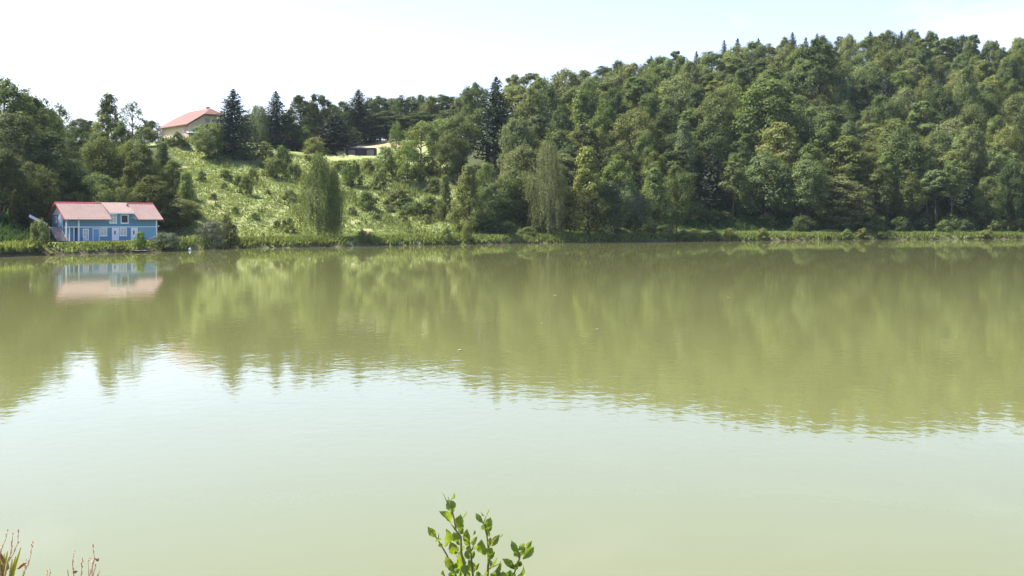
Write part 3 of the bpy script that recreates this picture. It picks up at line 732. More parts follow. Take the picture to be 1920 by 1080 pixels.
for nm, a, b_ in [('lower', 0, 262), ('middle', 262, 288), ('upper', 288, 999)]:
    number([q for q in mb_ if a <= q['D'] < b_], lambda k, q, nm=nm: f"{WORD[q['col']]} bush on the {nm} part of the grassy slope, {ordinal(k)} from the left")

for n_, q in enumerate(KEEP):
    k = q['kind']; pr_ = PROTO[k]; cm, tm = pr_[(n_*7 + int(q['px'])) % len(pr_)]
    H0, R0 = DIM[k]
    name, cat = NAMES.get(k, ('broadleaf_tree', 'tree'))
    e_ = empty(name, (q['X'], q['D'], q['z'] - .05), rr.uniform(0, 6.283))
    sxy = q['w']*.5/R0; e_.scale = (sxy, sxy, q['h']/H0)
    tag(e_, q['label'], 'tree' if cat not in ('bush',) else 'bush', q['group'] or 'trees on the far shore')
    c = link('foliage' if k in ('bush', 'willow') else 'crown', cm, e_); tr_ = link('stems' if k in ('bush', 'willow') else 'trunk', tm, e_)
    f = rr.uniform(.84, 1.18); base = COLS[q['col']]
    c.color = (base[0]*f*rr.uniform(.92, 1.1), base[1]*f, base[2]*f*rr.uniform(.85, 1.15), 1)

# ------------------------------------------------------------------ grasses and weeds (uncountable)
def tufts(name, X, Y, hmin, hmax, wid, per, mat, label, cat):
    n = len(X); Z = height(X, Y)
    V, Fc = [], []
    for k in range(per):
        a = rng.uniform(0, 6.283, n); h = rng.uniform(hmin, hmax, n); l = rng.uniform(.15, .6, n)*h; w = wid*rng.uniform(.6, 1.4, n)
        ox = X + rng.normal(size=n)*wid*1.2; oy = Y + rng.normal(size=n)*wid*1.2
        dx, dy = np.cos(a), np.sin(a)
        v0 = np.column_stack([ox - dy*w, oy + dx*w, Z - .05]); v1 = np.column_stack([ox + dy*w, oy - dx*w, Z - .05])
        v2 = np.column_stack([ox + dx*l*.45 + dy*w*.8, oy + dy*l*.45 - dx*w*.8, Z + h*.65]); v3 = np.column_stack([ox + dx*l, oy + dy*l, Z + h])
        V.append(np.stack([v0, v1, v2, v3], 1).reshape(-1, 3))
    V = np.concatenate(V); Fc = np.arange(len(V)).reshape(-1, 4)
    return tag(link(name, mesh_np(name, V, Fc, mat)), label, cat, kind='stuff')
# meadow
n = 60000; Y = rng.uniform(200, 320, n); px = rng.uniform(310, 930, n); X = (px-960)/F*Y
Z = height(X, Y); g_, s_, m_ = cover(X, Y, Z); keep = (rng.uniform(size=n) < g_) & (s_ < .3) & (m_ < .2) & (Y > shore(X/Y) + 4)
pY = np.interp(px, [300, 340, 450, 520, 600], [205, 209, 222.5, 227.5, 231]); keep &= ~((np.abs(Y - pY) < 1.6) & (px < 605))
tufts('meadow_grass', X[keep], Y[keep], .12, .42, .16, 2, M['grass'], 'rough grass on the sunny slope above the shore', 'grass')
# scrubby thickets on the slope
n = 30000; Y = rng.uniform(215, 312, n); px = rng.uniform(330, 920, n); X = (px-960)/F*Y; g_, s_, m_ = cover(X, Y, height(X, Y))
dens = np.clip(wob(X*2.3 + 9, Y*2.1) - .25 + np.clip((px - 640)/300, -.35, .55), 0, 1.2)
keep = (rng.uniform(size=n) < dens*.42*np.clip((Y - 238)/24, .12, 1)) & (g_ > .5)
tufts('slope_scrub', X[keep], Y[keep], .4, 1.5, .2, 4, M['scrub'], 'patchy bramble scrub on the sunny slope', 'scrub')
# shore weeds
n = 20000; px = rng.uniform(-80, 2050, n); pt = np.sin(px*.045)+np.sin(px*.11+1)*.8+np.sin(px*.023+2); px = px[rng.uniform(size=n) < np.clip(.6 + .25*pt, np.where(px > 900, .45, .12), 1)]; n = len(px); u = (px-960)/F; d = rng.uniform(.05, 4.2, n)**1.15; Y = shore(u) + d; X = u*Y; Y = Y + swob(X)
tufts('shore_weeds', X, Y, np.where((px > 85) & (px < 310), .12, .25), np.where((px > 85) & (px < 310), .5, np.where(px > 900, .8, 1.0)), .14, 3, M['weed'], 'tall weeds and grass fringing the far shoreline', 'weeds')
# grass strip under the wood
n = 26000; px = rng.uniform(900, 2050, n); u = (px-960)/F; d = rng.uniform(4, 17, n); Y = shore(u) + d; X = u*Y
tufts('bank_grass', X, Y, .2, .6, .16, 2, M['grass'], 'grass strip between the shore and the right wood', 'grass')
# undergrowth on the forest floor
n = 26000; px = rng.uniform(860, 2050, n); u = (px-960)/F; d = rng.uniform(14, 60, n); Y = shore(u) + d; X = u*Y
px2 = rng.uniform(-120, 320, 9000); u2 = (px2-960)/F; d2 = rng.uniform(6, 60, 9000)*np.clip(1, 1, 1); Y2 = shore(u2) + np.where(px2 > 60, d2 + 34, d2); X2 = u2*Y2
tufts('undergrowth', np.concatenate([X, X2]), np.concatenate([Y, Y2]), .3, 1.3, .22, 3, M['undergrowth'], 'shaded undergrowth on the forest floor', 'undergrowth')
# the near bank, below the frame
n = 7000; X = rng.uniform(-9, 9, n); Y = rng.uniform(-1.5, 10, n)
tufts('near_bank_grass', X, Y, .06, .28, .006, 3, M['grass'], 'grass on the near bank', 'grass')
#@@BUILDINGS
# ------------------------------------------------------------------ buildings
M['blue'] = plain('blue_boards', (0.105, 0.25, 0.40), 0.55, 0.35, 0.12, 1.5, 0.15)
M['lightblue'] = plain('light_blue_panel', (0.17, 0.36, 0.52), 0.5, 0.35, 0.12, 1.5, 0.1)
M['doorblue'] = plain('blue_door_paint', (0.13, 0.30, 0.50), 0.45, 0.4, 0.08, 2.0)
M['white'] = plain('white_paint', (0.78, 0.78, 0.77), 0.5, 0.4, 0.06, 2.0)
M['lilac'] = plain('lilac_white_paint', (0.72, 0.72, 0.80), 0.5, 0.4, 0.06, 2.0)
M['pinkroof'] = plain('faded_red_metal_roof', (0.275, 0.19, 0.16), 0.55, 0.5, 0.16, 0.8, 0.1)
M['redtrim'] = plain('dark_red_trim', (0.30, 0.045, 0.06), 0.5, 0.4, 0.15, 2.0)
M['darkwood'] = plain('dark_brown_wood', (0.075, 0.05, 0.038), 0.8, 0.2, 0.35, 2.0, 0.4)
M['greywood'] = plain('weathered_wood', (0.27, 0.23, 0.22), 0.85, 0.2, 0.3, 2.5, 0.4)
M['cream'] = plain('cream_render', (0.52, 0.43, 0.27), 0.85, 0.2, 0.1, 0.7, 0.2)
M['pinkrender_shade'] = plain('pinkish_render_and_shade', (0.46, 0.29, 0.25), 0.85, 0.2, 0.1, 0.7, 0.2)  # chimney and panels; also the shadow tone painted on the hilltop house side wall
M['tile'] = plain('pink_roof_tiles', (0.165, 0.088, 0.070), 0.85, 0.3, 0.2, 1.2, 0.3)
M['palemetal'] = plain('pale_metal_sheet', (0.62, 0.62, 0.62), 0.4, 0.5, 0.12, 1.0, 0.1)
M['concrete'] = plain('concrete', (0.36, 0.34, 0.31), 0.9, 0.2, 0.2, 1.0, 0.3)
M['scum'] = plain('pale_scum', (0.26, 0.26, 0.17), 0.9, 0.2, 0.3, 4.0)
M['shedroof'] = plain('weathered_sheet', (0.33, 0.30, 0.26), 0.7, 0.3, 0.25, 1.0, 0.2)
M['dark'] = plain('dark_opening', (0.02, 0.02, 0.028), 0.4, 0.4, 0.2, 2.0)
M['steel'] = plain('dark_steel', (0.10, 0.10, 0.11), 0.45, 0.5, 0.15, 3.0)
M['curtain'] = plain('curtained_pane', (0.42, 0.45, 0.47), 0.25, 0.5, 0.25, 4.0)
M['green'] = plain('green_canvas', (0.10, 0.19, 0.13), 0.8, 0.2, 0.2, 2.0)
m, t, o = new_mat('window_glass'); p = N(t, 'ShaderNodeBsdfPrincipled')
p.inputs['Base Color'].default_value = (0.03, 0.035, 0.045, 1); p.inputs['Roughness'].default_value = 0.05; p.inputs['Specular IOR Level'].default_value = 0.8
t.links.new(p.outputs[0], o.inputs[0]); M['glass'] = m

def window(parent, x0, x1, z0, z1, y=0.0, frame='white', pane='curtain', bars=1, fw=0.13, proud=.06, name='window'):
    """frame on a wall facing local -y; pane, bars and sill are sub-parts"""
    mb = MB()
    mb.box(x0, x0+fw, y-proud, y, z0, z1).box(x1-fw, x1, y-proud, y, z0, z1).box(x0+fw, x1-fw, y-proud, y, z1-fw, z1).box(x0+fw, x1-fw, y-proud, y, z0, z0+fw)
    f = mb.build(name, M[frame], parent)
    MB().box(x0+fw, x1-fw, y-proud*.35, y-.003, z0+fw, z1-fw).build('pane', M[pane], f)
    if bars:
        mb = MB(); xm = (x0+x1)/2
        mb.box(xm-.03, xm+.03, y-proud*.8, y-proud*.36, z0+fw, z1-fw)
        if bars > 1:
            zm = z0 + (z1-z0)*.62; mb.box(x0+fw, xm-.03, y-proud*.78, y-proud*.36, zm-.025, zm+.025); mb.box(xm+.03, x1-fw, y-proud*.78, y-proud*.36, zm-.025, zm+.025)
        mb.build('bar', M[frame], f)
    MB().box(x0-.06, x1+.06, y-proud-.07, y-.003, z0-.07, z0-.003).build('sill', M[frame], f)
    return f

def door(parent, x0, x1, z1, y=0.0, frame='white', leaf='lilac', light=True, fw=.12):
    mb = MB().box(x0, x0+fw, y-.06, y, .02, z1).box(x1-fw, x1, y-.06, y, .02, z1).box(x0+fw, x1-fw, y-.06, y, z1-fw, z1)
    d = MB().box(x0+fw+.004, x1-fw-.004, y-.035, y-.004, .03, z1-fw-.004).build('door', M[leaf], parent)
    mb.build('frame', M[frame], d)
    if light:
        xm = x0 + (x1-x0)*.42; MB().box(xm-.14, xm+.14, y-.05, y-.036, 1.05, 1.72).build('pane', M['glass'], d)
    MB().box(x1-fw-.2, x1-fw-.08, y-.10, y-.036, .98, 1.03).build('handle', M['steel'], d)
    return d

# --- blue boathouse
BX, BY, BZ = -76.0, 187.0, 1.62
house = empty('boathouse', (BX, BY, BZ), R44)
tag(house, 'blue two-storey boathouse with faded red metal roof, white trim and dormer by the water', 'house')
def LX(px):
    u = (px-960)/F; return (u*BY - BX)/(math.cos(R44) - u*math.sin(R44))
HL, HD = LX(294), 6.1; EZ, RZ, EO, GO = 3.62, 6.58, 1.2, .65
SL = (RZ - EZ)/(HD/2 + EO)                                # roof slope
zw = EZ + SL*EO                                           # roof line at the wall
X0, X1 = LX(204.5), LX(246)                               # dormer
PX = LX(146.5)                                            # porch post
mb = MB()
mb.box(PX, HL, 0, .18, -.6, zw-.12)                        # front wall right of the porch
mb.box(0, PX, 1.3, 1.48, -.6, zw-.12)                      # recessed porch wall
mb.box(PX, PX+.18, .18, 1.3, -.6, zw-.12)
mb.box(X0, X1, .003, .2, zw-.12, 4.78)                     # dormer front
mb.slab([(0, 1.48, -.6), (0, HD, -.6), (0, HD, zw-.12), (0, HD/2, RZ-.14), (0, 1.48, zw-.12+SL*1.3)], (.18, 0, 0))
mb.slab([(HL-.18, .18, -.6), (HL-.18, HD, -.6), (HL-.18, HD, zw-.12), (HL-.18, HD/2, RZ-.14), (HL-.18, .18, zw-.12)], (.18, 0, 0))
mb.box(.18, HL-.18, HD-.18, HD, -.6, zw-.12)
mb.slab([(X0, .2, zw+SL*.2-.1), (X0, 2.9, RZ-.2), (X0, .2, 4.82)], (.12, 0, 0)).slab([(X1-.12, .2, zw+SL*.2-.1), (X1-.12, 2.9, RZ-.2), (X1-.12, .2, 4.82)], (.12, 0, 0))
wall = mb.build('wall', M['blue'], house)
bm = MB()                                                  # thin raised edges along the boards
zz = .25
while zz < 3.9:
    if not 2.25 < zz < 2.62: bm.box(PX+.2, HL-.12, -.012, -.001, zz, zz+.02)
    zz += .24
bm.build('board_edges', M['blue'], wall)
MB().box(-.15, HL+.15, -.75, 1.29, -.5, .015).build('plinth', M['concrete'], house)
# porch: balcony panel, posts
MB().box(.1, PX-.06, .02, .14, 2.52, 3.45).build('balcony_panel', M['blue'], house)
MB().box(.1, PX-.06, .1, 1.3, 2.3, 2.42).build('balcony_floor', M['greywood'], house)
for (xa, w, z1) in [(0.0, .2, zw-.15), (LX(129.2), .14, 2.3), (LX(137.6), .14, 2.3), (PX-.05, .26, zw-.15)]:
    MB().box(xa, xa+w, -.10, .02, .0, z1).build('porch_post', M['white'], house)
MB().box(.3, PX-.1, 1.26, 1.297, .05, 2.2).build('porch_door', M['lightblue'], house)
# trim
MB().box(0.2, PX-.05, -.045, .02, 2.32, 2.5).build('trim_band', M['white'], house)
MB().box(PX+.21, HL-.2, -.045, -.002, 2.32, 2.46).build('trim_band', M['white'], house)
MB().box(HL-.2, HL+.04, -.07, .12, .0, zw-.15).build('corner_board', M['white'], house)
MB().box(PX+.22, X0-.02, -.05, -.002, zw-.5, zw-.34).build('eave_trim', M['white'], house)
MB().box(X1+.02, HL-.21, -.05, -.002, zw-.5, zw-.34).build('eave_trim', M['white'], house)
# roof slabs
def roof_slab(name, xa, xb, yA, zA, yB, zB, th=.10, mat='pinkroof', seams=True, parent=None):
    """slab from eave (yA,zA) to ridge (yB,zB) with standing seams"""
    mb = MB().slab([(xa, yA, zA), (xb, yA, zA), (xb, yB, zB), (xa, yB, zB)], (0, 0, th))
    rf = mb.build(name, M[mat], parent or house)
    if seams:
        sm = MB(); k = max(2, int((xb-xa)/.55)); s_ = 1 if yB > yA else -1
        for i in range(k+1):
            x = xa + (xb-xa-.05)*i/k
            sm.slab([(x, yA+.01*s_, zA+th+.002), (x+.045, yA+.01*s_, zA+th+.002), (x+.045, yB-.01*s_, zB+th+.002), (x, yB-.01*s_, zB+th+.002)], (0, 0, .05))
        sm.build('roof_seams', M[mat], rf)
    return rf
roof_slab('roof', -GO, X0-.03, -EO, EZ, HD/2, RZ)
roof_slab('roof', X1+.03, HL+GO, -EO, EZ, HD/2, RZ)
roof_slab('roof', -GO, HL+GO, HD+EO, EZ, HD/2+.01, RZ, seams=False)
DE = 4.80
roof_slab('dormer_roof', X0-.15, X1+.35, -.55, DE, HD/2-.02, RZ+.06)
MB().box(X0-.15, X1+.35, -.60, -.553, DE-.10, DE+.12).build('dormer_fascia', M['white'], house)
MB().slab([(-GO-.05, HD/2-.22, RZ+.03), (-GO-.05, HD/2, RZ+.17), (-GO-.05, HD/2+.22, RZ+.03), (-GO-.05, HD/2, RZ+.12)], (HL+2*GO+.1, 0, 0)).build('ridge_cap', M['redtrim'], house)
for xg, s_ in ((-GO-.06, 0), (HL+GO+.003, 0)):
    MB().slab([(xg, -EO, EZ-.14), (xg, -EO, EZ+.13), (xg, HD/2, RZ+.13), (xg, HD/2, RZ-.14)], (.055, 0, 0)).build('verge_board', M['redtrim'], house)
    MB().slab([(xg, HD+EO, EZ-.14), (xg, HD+EO, EZ+.13), (xg, HD/2+.004, RZ+.13), (xg, HD/2+.004, RZ-.14)], (.055, 0, 0)).build('verge_board', M['redtrim'], house)
for xa, xb in ((-GO, X0-.03), (X1+.03, HL+GO)):
    MB().box(xa, xb, -EO-.13, -EO-.002, EZ-.08, EZ+.03).build('gutter', M['steel'], house)
    MB().slab([(xa, -EO+.02, EZ-.03), (xb, -EO+.02, EZ-.03), (xb, -.05, EZ+SL*(EO-.05)-.03), (xa, -.05, EZ+SL*(EO-.05)-.03)], (0, 0, .026)).build('soffit', M['white'], house)
pl = MB().tube([(LX(247.5), 1.9, 5.2), (LX(247.5), 1.9, 6.35)], .13, 8).build('vent_pipe', M['steel'], house, True)
MB().tube([(LX(247.5), 1.9, 6.35), (LX(247.5), 1.9, 6.42), (LX(247.5), 1.9, 6.55)], [.24, .24, .03], 8).build('cap', M['steel'], pl)
# openings, left to right
window(house, LX(155.2), LX(166.4), .15, 2.1, bars=2, name='glazed_door')
door(house, LX(173.4), LX(186.6), 2.16, leaf='doorblue', light=False)
window(house, LX(188), LX(200.8), .82, 2.26, bars=2)
door(house, LX(209.8), LX(223), 2.26)
window(house, LX(224.2), LX(237.5), .82, 2.26, bars=2)
door(house, LX(245.4), LX(258.2), 2.26)
gd = MB().box(LX(260), LX(290.8), -.05, -.002, .03, 2.2).build('garage_door', M['lightblue'], house)
for k in range(1, 5):
    xk = LX(260) + (LX(290.8)-LX(260))*k/5; MB().box(xk-.012, xk+.012, -.062, -.051, .05, 2.18).build('panel_joint', M['blue'], gd)
window(house, LX(204.8), LX(218.6), 3.05, 4.7, bars=2, proud=.08)
window(house, LX(226.2), LX(240.6), 3.02, 4.55, bars=0, pane='dark', proud=.08)
# left gable: white trim, upper door and window
MB().slab([(-.05, .5, 4.5), (-.05, HD/2, RZ-.25), (-.05, HD-.5, 4.5)], (.048, 0, 0)).build('gable_panel', M['white'], house)
for y0, y1, z0, z1 in ((2.1, 3.0, 2.45, 4.4), (3.7, 4.6, 3.1, 4.3)):
    fr = MB().box(-.07, -.002, y0, y1, z0, z1).build('window', M['white'], house); MB().box(-.085, -.072, y0+.12, y1-.12, z0+.12, z1-.12).build('pane', M['curtain'], fr)
# outside stairs along the gable up to the upper door
stw = empty('staircase'); stw.parent = house
for k in range(13):
    MB().box(-1.75 - 0*k, -.25, -1.3 + .28*k, -1.0 + .28*k, .12 + .18*k, .17 + .18*k).build('step', M['greywood'], stw)
for xs in (-1.82, -.24):
    MB().slab([(xs, -1.35, -.1), (xs, -1.1, -.1), (xs, 2.4, 2.3), (xs, 2.4, 2.55), (xs, -1.35, .3)], (.06, 0, 0)).build('stringer', M['greywood'], stw)
MB().slab([(-1.75, -1.3, .04), (-.25, -1.3, .04), (-.25, 2.35, 2.36), (-1.75, 2.35, 2.36)], (0, 0, .04)).build('riser_board', M['greywood'], stw)
MB().box(-1.8, -.1, 2.42, 4.4, 2.3, 2.4).build('landing', M['greywood'], stw)
for yy in (2.6, 4.2): MB().box(-1.75, -1.62, yy, yy+.13, -.4, 2.295).build('landing_post', M['greywood'], stw)
# outdoor lamp on the right corner
lp = MB().box(HL+.1, HL+.35, .05, .1, 2.65, 2.7).build('wall_lamp', M['steel'], house)
MB().tube([(HL+.38, .08, 2.35), (HL+.38, .08, 2.5), (HL+.38, .08, 2.66)], [.05, .13, .04], 8).build('lamp_globe', M['white'], lp, True)

# garden chair by the glazed door
def local_pt(x, y, z=0): return Vector((BX + x*math.cos(R44) - y*math.sin(R44), BY + x*math.sin(R44) + y*math.cos(R44), BZ + z))
ch = empty('garden_chair', local_pt(LX(157.5), -.35, .015), R44+.3); tag(ch, 'small lilac garden chair in front of the glazed boathouse door', 'chair')
MB().box(-.22, .22, -.2, .2, .42, .46).build('seat', M['lilac'], ch); MB().box(-.22, .22, .2, .24, .47, .85).build('backrest', M['lilac'], ch)
for xx in (-.2, .16):
    for yy in (-.18, .14): MB().box(xx, xx+.04, yy, yy+.04, 0, .419).build('leg', M['lilac'], ch)

# --- lean-to with a pale sheet roof, left of the boathouse
u0 = (40-960)/F; ls = empty('lean_to_shed', (u0*186, 186, gz(u0*186, 186)-.3), math.radians(15)); tag(ls, 'dark lean-to with pale sheet roof sloping down toward the boathouse stairs', 'shed')
zt = HC + (YH-407)*186/F - (gz(u0*186, 186)-.3); zb = HC + (YH-425)*186/F - (gz(u0*186, 186)-.3)
MB().slab([(1.2, 0, zt), (4.0, 0, zb), (4.0, .75, zb+.42), (1.2, .75, zt+.42)], (0, 0, .06)).build('roof', M['palemetal'], ls)
MB().slab([(1.15, -.05, zt-.12), (4.05, -.05, zb-.12), (4.05, -.05, zb+.04), (1.15, -.05, zt+.04)], (0, .045, 0)).build('fascia', M['darkwood'], ls)
MB().slab([(1.3, .1, -.5), (3.9, .1, -.5), (3.9, .1, zb-.02), (1.3, .1, zt-.02)], (0, .1, 0)).build('wall', M['darkwood'], ls)
MB().box(1.3, 3.9, 1.5, 1.6, -.5, zb-.1).build('wall', M['darkwood'], ls)

# --- house on the hilltop
hh = empty('hilltop_house', (-91.3, 310, 27.7), R40); tag(hh, 'large cream house with pink tiled half-hipped roof on the hilltop', 'house')
HW, HLn, he, hr = 15.0, 18.5, 4.55, 9.7; ov = .8; sl = (hr-he)/(HW/2+ov)
zwl = he + sl*ov
hip_z = hr - 2.0; hx = (hip_z - he)/sl - ov                 # where the half hip cuts the verge
mb = MB()
mb.slab([(0, 0, -1.2), (HW, 0, -1.2), (HW, 0, zwl-.1), (HW-hx-.1, 0, hip_z-.12), (hx+.1, 0, hip_z-.12), (0, 0, zwl-.1)], (0, .25, 0))
mb.box(0, .25, .25, HLn-.25, -1.2, zwl-.1).box(HW-.25, HW, .25, HLn-.25, -1.2, zwl-.1)
mb.slab([(0, HLn-.25, -1.2), (HW, HLn-.25, -1.2), (HW, HLn-.25, zwl-.1), (HW-hx-.1, HLn-.25, hip_z-.12), (hx+.1, HLn-.25, hip_z-.12), (0, HLn-.25, zwl-.1)], (0, .25, 0))
mb.build('wall', M['cream'], hh)
ya, yb = -1.0, HLn+1.0; rin = 3.1
def rslope(sgn):
    cx = lambda x: x if sgn > 0 else HW - x
    mb = MB().slab([(cx(-ov), ya, he), (cx(hx), ya, hip_z), (cx(HW/2), ya+rin, hr), (cx(HW/2), yb-rin, hr), (cx(hx), yb, hip_z), (cx(-ov), yb, he)], (0, 0, .2))
    return mb.build('roof', M['tile'], hh)
r1_ = rslope(1); rslope(-1)
MB().slab([(hx+.02, ya-.01, hip_z), (HW-hx-.02, ya-.01, hip_z), (HW/2, ya+rin-.02, hr)], (0, 0, .2)).build('half_hip', M['tile'], hh)
MB().slab([(hx+.02, yb+.01, hip_z), (HW-hx-.02, yb+.01, hip_z), (HW/2, yb-rin+.02, hr)], (0, 0, .2)).build('half_hip', M['tile'], hh)
MB().slab([(-ov, ya-.06, he-.22), (-ov, ya-.06, he+.1), (hx, ya-.06, hip_z+.1), (HW-hx, ya-.06, hip_z+.1), (HW+ov, ya-.06, he+.1), (HW+ov, ya-.06, he-.22), (HW-hx-.05, ya-.06, hip_z-.24), (hx+.05, ya-.06, hip_z-.24)], (0, .045, 0)).build('verge_board', M['darkwood'], hh)
MB().box(-ov-.12, -ov-.004, ya, yb, he-.12, he+.06).build('gutter', M['darkwood'], hh)
for row, q in ((0.25, 9), (.62, 8)):
    for k in range(q):
        x = -ov + (HW/2+ov)*row; z = he + sl*(HW/2+ov)*row + .2; y = 1.5 + k*2.0
        MB().box(x-.08, x+.08, y, y+.7, z-.03, z+.1).build('snow_guard', M['pinkrender_shade'], r1_)
chm = MB().box(HW/2-.45, HW/2+.45, 3.4, 4.2, hr-.5, hr+.6).build('chimney', M['pinkrender_shade'], hh); MB().box(HW/2-.55, HW/2+.55, 3.3, 4.3, hr+.6, hr+.7).build('chimney_cap', M['concrete'], chm)
an = MB().tube([(HW/2-.7, 4.6, hr-.2), (HW/2-.7, 4.6, hr+3.0)], .03, 5).build('antenna', M['steel'], hh)
MB().box(HW/2-1.1, HW/2-.3, 4.58, 4.62, hr+2.6, hr+2.64).box(HW/2-1.0, HW/2-.4, 4.58, 4.62, hr+2.9, hr+2.94).build('antenna_rods', M['steel'], an)
for x0, x1, z0, z1 in ((5.0, 6.3, 5.1, 6.7), (7.4, 8.4, 5.1, 6.6), (9.6, 10.6, 5.1, 6.6), (1.2, 3.2, 2.0, 3.4), (6.5, 8.3, 1.0, 2.6), (10.5, 12.5, 1.0, 2.6)):
    window(hh, x0, x1, z0, z1, y=-.001, frame='greywood', pane='glass', bars=1, fw=.14, proud=.08)
for y0, y1, z0, z1 in ((3, 4.2, 1.0, 3.0), (7, 8.2, .2, 2.6), (11.5, 12.6, .8, 2.5), (15, 16, .9, 2.5)):
    fr = MB().box(-.07, -.002, y0, y1, z0, z1).build('window', M['white'], hh); MB().box(-.09, -.072, y0+.13, y1-.13, z0+.13, z1-.13).build('pane', M['glass'], fr)
MB().box(-.03, -.004, .3, 2.8, -.5, zwl-.4).build('pinkish_panel', M['pinkrender_shade'], hh)  # shadow at the near end of the side wall, painted as a pinkish panel
MB().box(1.0, 5.4, -.08, -.004, -.8, 1.2).build('pinkish_panel', M['pinkrender_shade'], hh)
aw = MB().slab([(-.8, -3.2, 1.9), (4.2, -3.2, 1.9), (4.2, -.1, 2.5), (-.8, -.1, 2.5)], (0, 0, .08)).build('awning', M['white'], hh)
for xx in (-.7, 4.0): MB().box(xx, xx+.12, -3.1, -2.98, -1.0, 1.88).build('awning_post', M['greywood'], aw)
MB().box(-1.5, 5.2, -3.6, -.05, -1.2, -.35).build('terrace', M['concrete'], hh)
ps = empty('parasol', Vector((-91.3, 310, 27.3)) + Vector((-1.6*math.cos(R40)+5.4*math.sin(R40), -1.6*math.sin(R40)-5.4*math.cos(R40), 0))); tag(ps, 'green parasol on the terrace below the hilltop house', 'parasol')
pcv = MB(); n0 = 10
pcv.v = [(0, 0, 2.75)] + [(1.5*math.cos(6.283*k/n0), 1.5*math.sin(6.283*k/n0), 2.15) for k in range(n0)] + [(1.5*math.cos(6.283*k/n0), 1.5*math.sin(6.283*k/n0), 2.0) for k in range(n0)]
pcv.f = [(0, 1+k, 1+(k+1) % n0) for k in range(n0)] + [(1+k, 11+k, 11+(k+1) % n0, 1+(k+1) % n0) for k in range(n0)]
pcv.build('canopy', M['green'], ps); MB().tube([(0, 0, -.6), (0, 0, 2.7)], .03, 6).build('pole', M['steel'], ps)

# --- long barn behind the plateau trees
def gable_building(name, label, X, Y, z, rz, L_, D_, eh, rh, wallm, roofm, ov=.6, cat='building'):
    o_ = empty(name, (X, Y, z), rz); tag(o_, label, cat); s = (rh-eh)/(D_/2+ov); zw_ = eh + s*ov
    mb = MB().box(0, L_, 0, .2, -1, zw_-.1).box(0, L_, D_-.2, D_, -1, zw_-.1)
    for xx in (0, L_-.2): mb.slab([(xx, .2, -1), (xx, D_-.2, -1), (xx, D_-.2, zw_-.1), (xx, D_/2, rh-.14), (xx, .2, zw_-.1)], (.2, 0, 0))
    mb.build('wall', wallm, o_)
    for a, b in ((-ov, D_/2), (D_+ov, D_/2+.01)):
        rf = MB().slab([(-ov, a, eh), (L_+ov, a, eh), (L_+ov, b, rh), (-ov, b, rh)], (0, 0, .15)).build('roof', roofm, o_)
    MB().box(-ov, L_+ov, -ov-.12, -ov-.004, eh-.14, eh+.1).build('fascia', M['darkwood'], o_)
    MB().slab([(-ov-.06, -ov, eh-.15), (-ov-.06, D_/2, rh-.12), (-ov-.06, D_+ov, eh-.15), (-ov-.06, D_+ov, eh+.12), (-ov-.06, D_/2, rh+.16), (-ov-.06, -ov, eh+.12)], (.055, 0, 0)).build('verge_board', M['redtrim'], o_)
    return o_
br_ = gable_building('long_barn', 'long low barn with pink roof and dark brown walls, half hidden by plateau trees', -81, 338, 25.8, 0.02, 21, 6.5, 4.2, 6.0, M['darkwood'], M['tile'])
for k in range(4): MB().box(2.2+k*5, 4.4+k*5, -.05, -.004, .1, 2.6).build('barn_door', M['greywood'] if k == 2 else M['dark'], br_)
gable_building('distant_cottage', 'distant cottage whose pale roof just shows above the upper meadow trees', -28.5, 394, gz(-28, 394), .1, 9, 6, 4.6, 7.6, M['cream'], M['palemetal'], cat='house')
# --- flat-roofed shed
fs = empty('flat_roofed_shed', (-50.3, 332, 24.6), .03); tag(fs, 'low dark brown shed with pale flat roof at the meadow top', 'shed')
MB().box(0, 9.0, 0, .15, -.8, 2.5).box(0, .15, .15, 4.5, -.8, 2.5).box(8.85, 9.0, .15, 4.5, -.8, 2.5).box(.15, 8.85, 4.35, 4.5, -.8, 2.5).build('wall', M['darkwood'], fs)
MB().slab([(-.4, -.5, 2.55), (9.4, -.5, 2.55), (9.4, 5.0, 3.2), (-.4, 5.0, 3.2)], (0, 0, .12)).build('roof', M['shedroof'], fs)
MB().box(-.4, 9.4, -.56, -.504, 2.4, 2.68).build('fascia', M['greywood'], fs)
for k in range(3): MB().box(.8+k*2.8, 2.9+k*2.8, -.05, -.004, -.2, 2.1).build('shed_door', M['dark'] if k == 1 else M['greywood'], fs)

# --- landing stage, float and floating debris
u0 = (266-960)/F; dS = float(shore(u0)) - .9
ds = empty('landing_stage', (u0*dS, dS, 0), R44*.8); tag(ds, 'small weathered wooden landing stage at the water below the boathouse', 'jetty')
for k in range(14): MB().box(-1.55 + k*.225, -1.55 + k*.225 + .2, -.5, .9, .28, .34).build('plank', M['palemetal'] if k % 5 == 3 else M['greywood'], ds)
for yy in (-.42, .7): MB().box(-1.6, 1.65, yy, yy+.1, .16, .277).build('beam', M['darkwood'], ds)
for xx in (-1.45, 1.4):
    for yy in (-.44, .72): MB().tube([(xx, yy+.05, -2.2), (xx, yy+.05, .155)], .07, 8).build('post', M['darkwood'], ds)
u0 = (356-960)/F; dS = float(shore(u0)) - .6
fl = MB().tube([(0, 0, -.18), (0, 0, -.1), (0, 0, .3), (0, 0, .42), (0, 0, .46), (0, 0, .6), (0, 0, .62)], [.1, .2, .22, .14, .06, .06, .02], 12).build('float', M['white'], None, True)
fl.location = (u0*dS, dS, 0); fl.rotation_euler = (.25, .1, 0); tag(fl, 'small white float at the waterline left of the silvery willow', 'float')
